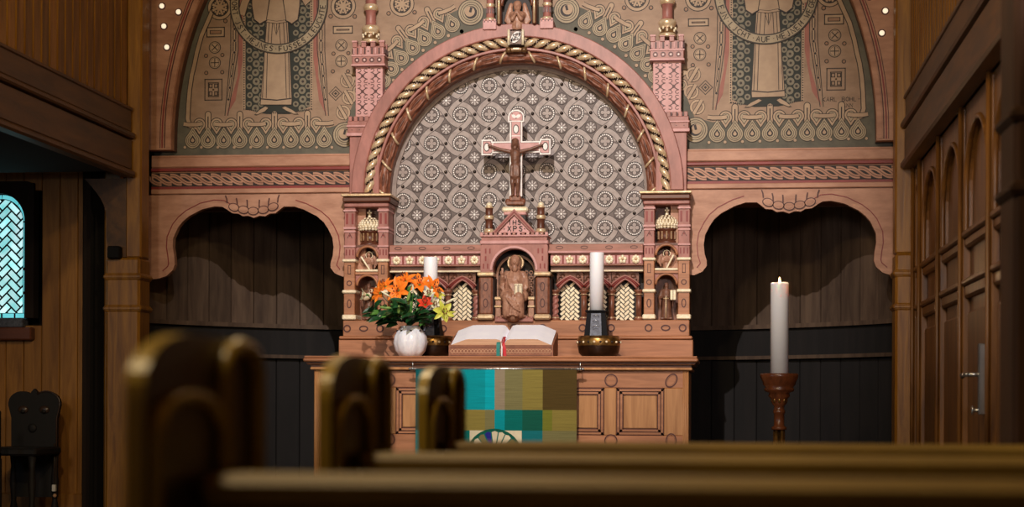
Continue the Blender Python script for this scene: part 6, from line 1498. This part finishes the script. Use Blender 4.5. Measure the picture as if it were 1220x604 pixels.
# ================================================================ DARK CHAIR AGAINST THE LEFT WALL
Yd = .55; dx0, dx1 = P(9, 500, Yd)[0], P(72, 500, Yd)[0]; zd = lambda py: P(40, py, Yd)[1]; dc = (dx0 + dx1) / 2; dw = (dx1 - dx0) / 2
ch = thing('carved_chair', (dc, Yd - .2, 0), 'dark carved chair with two-lobed high back against the boarded left wall', 'chair')
mat('chair_black', (22, 15, 16), 0.7, c2=(12, 10, 13), scale=VG); mat('chair_edge', (70, 52, 44), 0.3)
b = MB(); out = [(dc - dw * .86, .10), (dc - dw * .86, zd(498))]
for (cx_, a0, a1) in ((dc - dw * .46, pi * 1.05, pi * .28), (dc + dw * .46, pi * .72, -pi * .05)):
    for k in range(10): a = a0 + (a1 - a0) * k / 9; out.append((cx_ + dw * .52 * cos(a), zd(481) + (zd(466) - zd(481)) * 1.0 * sin(a)))
    if cx_ < dc: out += [(dc - .02, zd(467)), (dc, zd(463)), (dc + .02, zd(467))]
out += [(dc + dw * .86, zd(498)), (dc + dw * .86, .10)]
b.prism(out, Yd, Yd + .035, 'chair_black'); b.tube([(p[0], Yd - .002, p[1]) for p in out[15:]], .0055, 'chair_edge', 6)  # paler tube along one side puts the edge highlight into colour
for s in (-1, 1):
    b.ball((dc + s * dw * .40, Yd - .004, zd(488)), (.035, .012, .026), 'chair_edge', 10, 8); b.ball((dc + s * dw * .40, Yd - .01, zd(490)), (.018, .012, .014), 'chair_black', 8, 6)
b.ball((dc - .01, Yd - .002, zd(510)), (.03, .012, .03), 'chair_black', 12, 8)
obj('backrest', b, ch)
b = MB(); b.box(dc - dw, dc + dw, Yd - .42, Yd + .02, .38, .43, 'chair_black', .012); obj('seat', b, ch)
for s in (-1, 1):
    for y in (Yd - .39, Yd): b = MB(); b.lathe([(.022, .0), (.026, .03), (.016, .08), (.026, .2), (.018, .3), (.026, .38)], (dc + s * (dw - .04), y + .01), 'chair_black', 12); obj('leg', b, ch)
b = MB(); hx = P(66, 585, Yd)[0]; b.tube([(hx, Yd - .02, zd(575)), (hx, Yd - .02, zd(528))], .004, 'chair_edge', 6); b.box(hx - .012, hx + .012, Yd - .035, Yd - .01, zd(585), zd(577), 'white_ribbon', .003); b.ball((hx + .004, Yd - .022, zd(590)), (.013, .012, .013), 'page_edge', 10, 8)
obj('hanging_tag', b, ch, label='small pale tag hanging on a cord')
# dark low bench end left of it
b = MB(); bx0, bx1 = P(-34, 500, -.45)[0], P(2, 500, -.06)[0]
b.box(bx0, bx1, -.10, -.06, .05, P(4, 489, -.1)[1], 'chair_black', .02); b.box(bx0, bx1, -.45, -.06, .36, .41, 'chair_black', .012); b.box(bx0, bx0 + .03, -.45, -.06, 0, .37, 'chair_black', .005); b.box(bx1 - .03, bx1, -.45, -.06, 0, .37, 'chair_black', .005)
obj('low_bench', b, None, (bx0, -.2, 0), 'black low bench cut off by the left edge of the photo', 'bench')

# ================================================================ PEWS in the foreground
ZF = -.28
def pew(d, label, first=False):
    Yw = CAM.y + d; xe = CAM.x - .600; xr = 2.22; zt = CAM.z - .083
    t = thing('pew', ((xe + xr) / 2, Yw, ZF), label, 'pew', 'blurred pews in the foreground')
    b = MB(); b.box(xe + .0, xr, Yw - .012, Yw + .022, ZF + .38, zt - .05, 'pew_wood', .004); obj('backrest', b, t)
    b = MB(); b.box(xe, xr, Yw - .045, Yw + .045, zt - .038, zt, 'pew_wood', .014); b.box(xe, xr, Yw - .028, Yw + .03, zt - .062, zt - .04, 'pew_wood', .008); obj('top_rail', b, t)
    b = MB(); b.box(xe, xr, Yw - .022, Yw + .03, zt - .22, zt - .16, 'pew_wood', .008); obj('lower_rail', b, t)
    b = MB(); b.box(xe, xr, Yw + .02, Yw + .44, ZF + .40, ZF + .44, 'pew_wood', .012); obj('seat', b, t)
    b = MB(); b.box(xe, xr, Yw + .10, Yw + .13, ZF + .0, ZF + .40, 'pew_wood', .006); obj('seat_support', b, t)
    for xx, sg in ((xe, 1), (xr, -1)):
        # bench end: board with rounded head; inner face carries a raised arched moulding
        ya, yb_ = Yw - .22, Yw + .23; yc = (ya + yb_) / 2; r = (yb_ - ya) / 2; zh = .075; zs = CAM.z + .078 - zh
        def arch(y0, y1, z0, hh, n=20): return [((y0 + y1) / 2 + (y1 - y0) / 2 * abs(cos(pi * k / n)) ** .8 * (1 if cos(pi * k / n) > 0 else -1), z0 + hh * sin(pi * k / n) ** .8) for k in range(n + 1)]
        poly = [(yb_, ZF)] + arch(ya, yb_, zs, zh) + [(ya, ZF)]
        b = MB(); b.prismx(poly, xx - .026, xx - .005, 'pew_dark', 'pew_end_lit'); e = obj('pew_end', b, t)
        b = MB(); xs_ = xx - .005 if sg > 0 else xx - .026; xo = xs_ + sg * .006
        near = [(Yw + .06, ZF + .44)] + arch(ya + .02, Yw + .06, CAM.z - .055, .06) + [(ya + .02, ZF + .05)]
        b.tube([(xo, p[0], p[1]) for p in near], .009, 'pew_end_lit', 8)
        far = [(yb_ - .012, ZF + .05)] + arch(Yw + .06, yb_ - .012, zs + .02, zh - .03) + [(Yw + .06, ZF + .44)]
        b.tube([(xo, p[0], p[1]) for p in far], .011, 'pew_end_lit', 8)
        obj('end_moulding', b, e)
    return t
pew(2.05, 'nearest blurred pew across the bottom edge of the photo')
pew(2.95, 'second blurred wooden pew from the camera')
pew(3.85, 'farthest blurred pew, its end before the teal altar cloth')
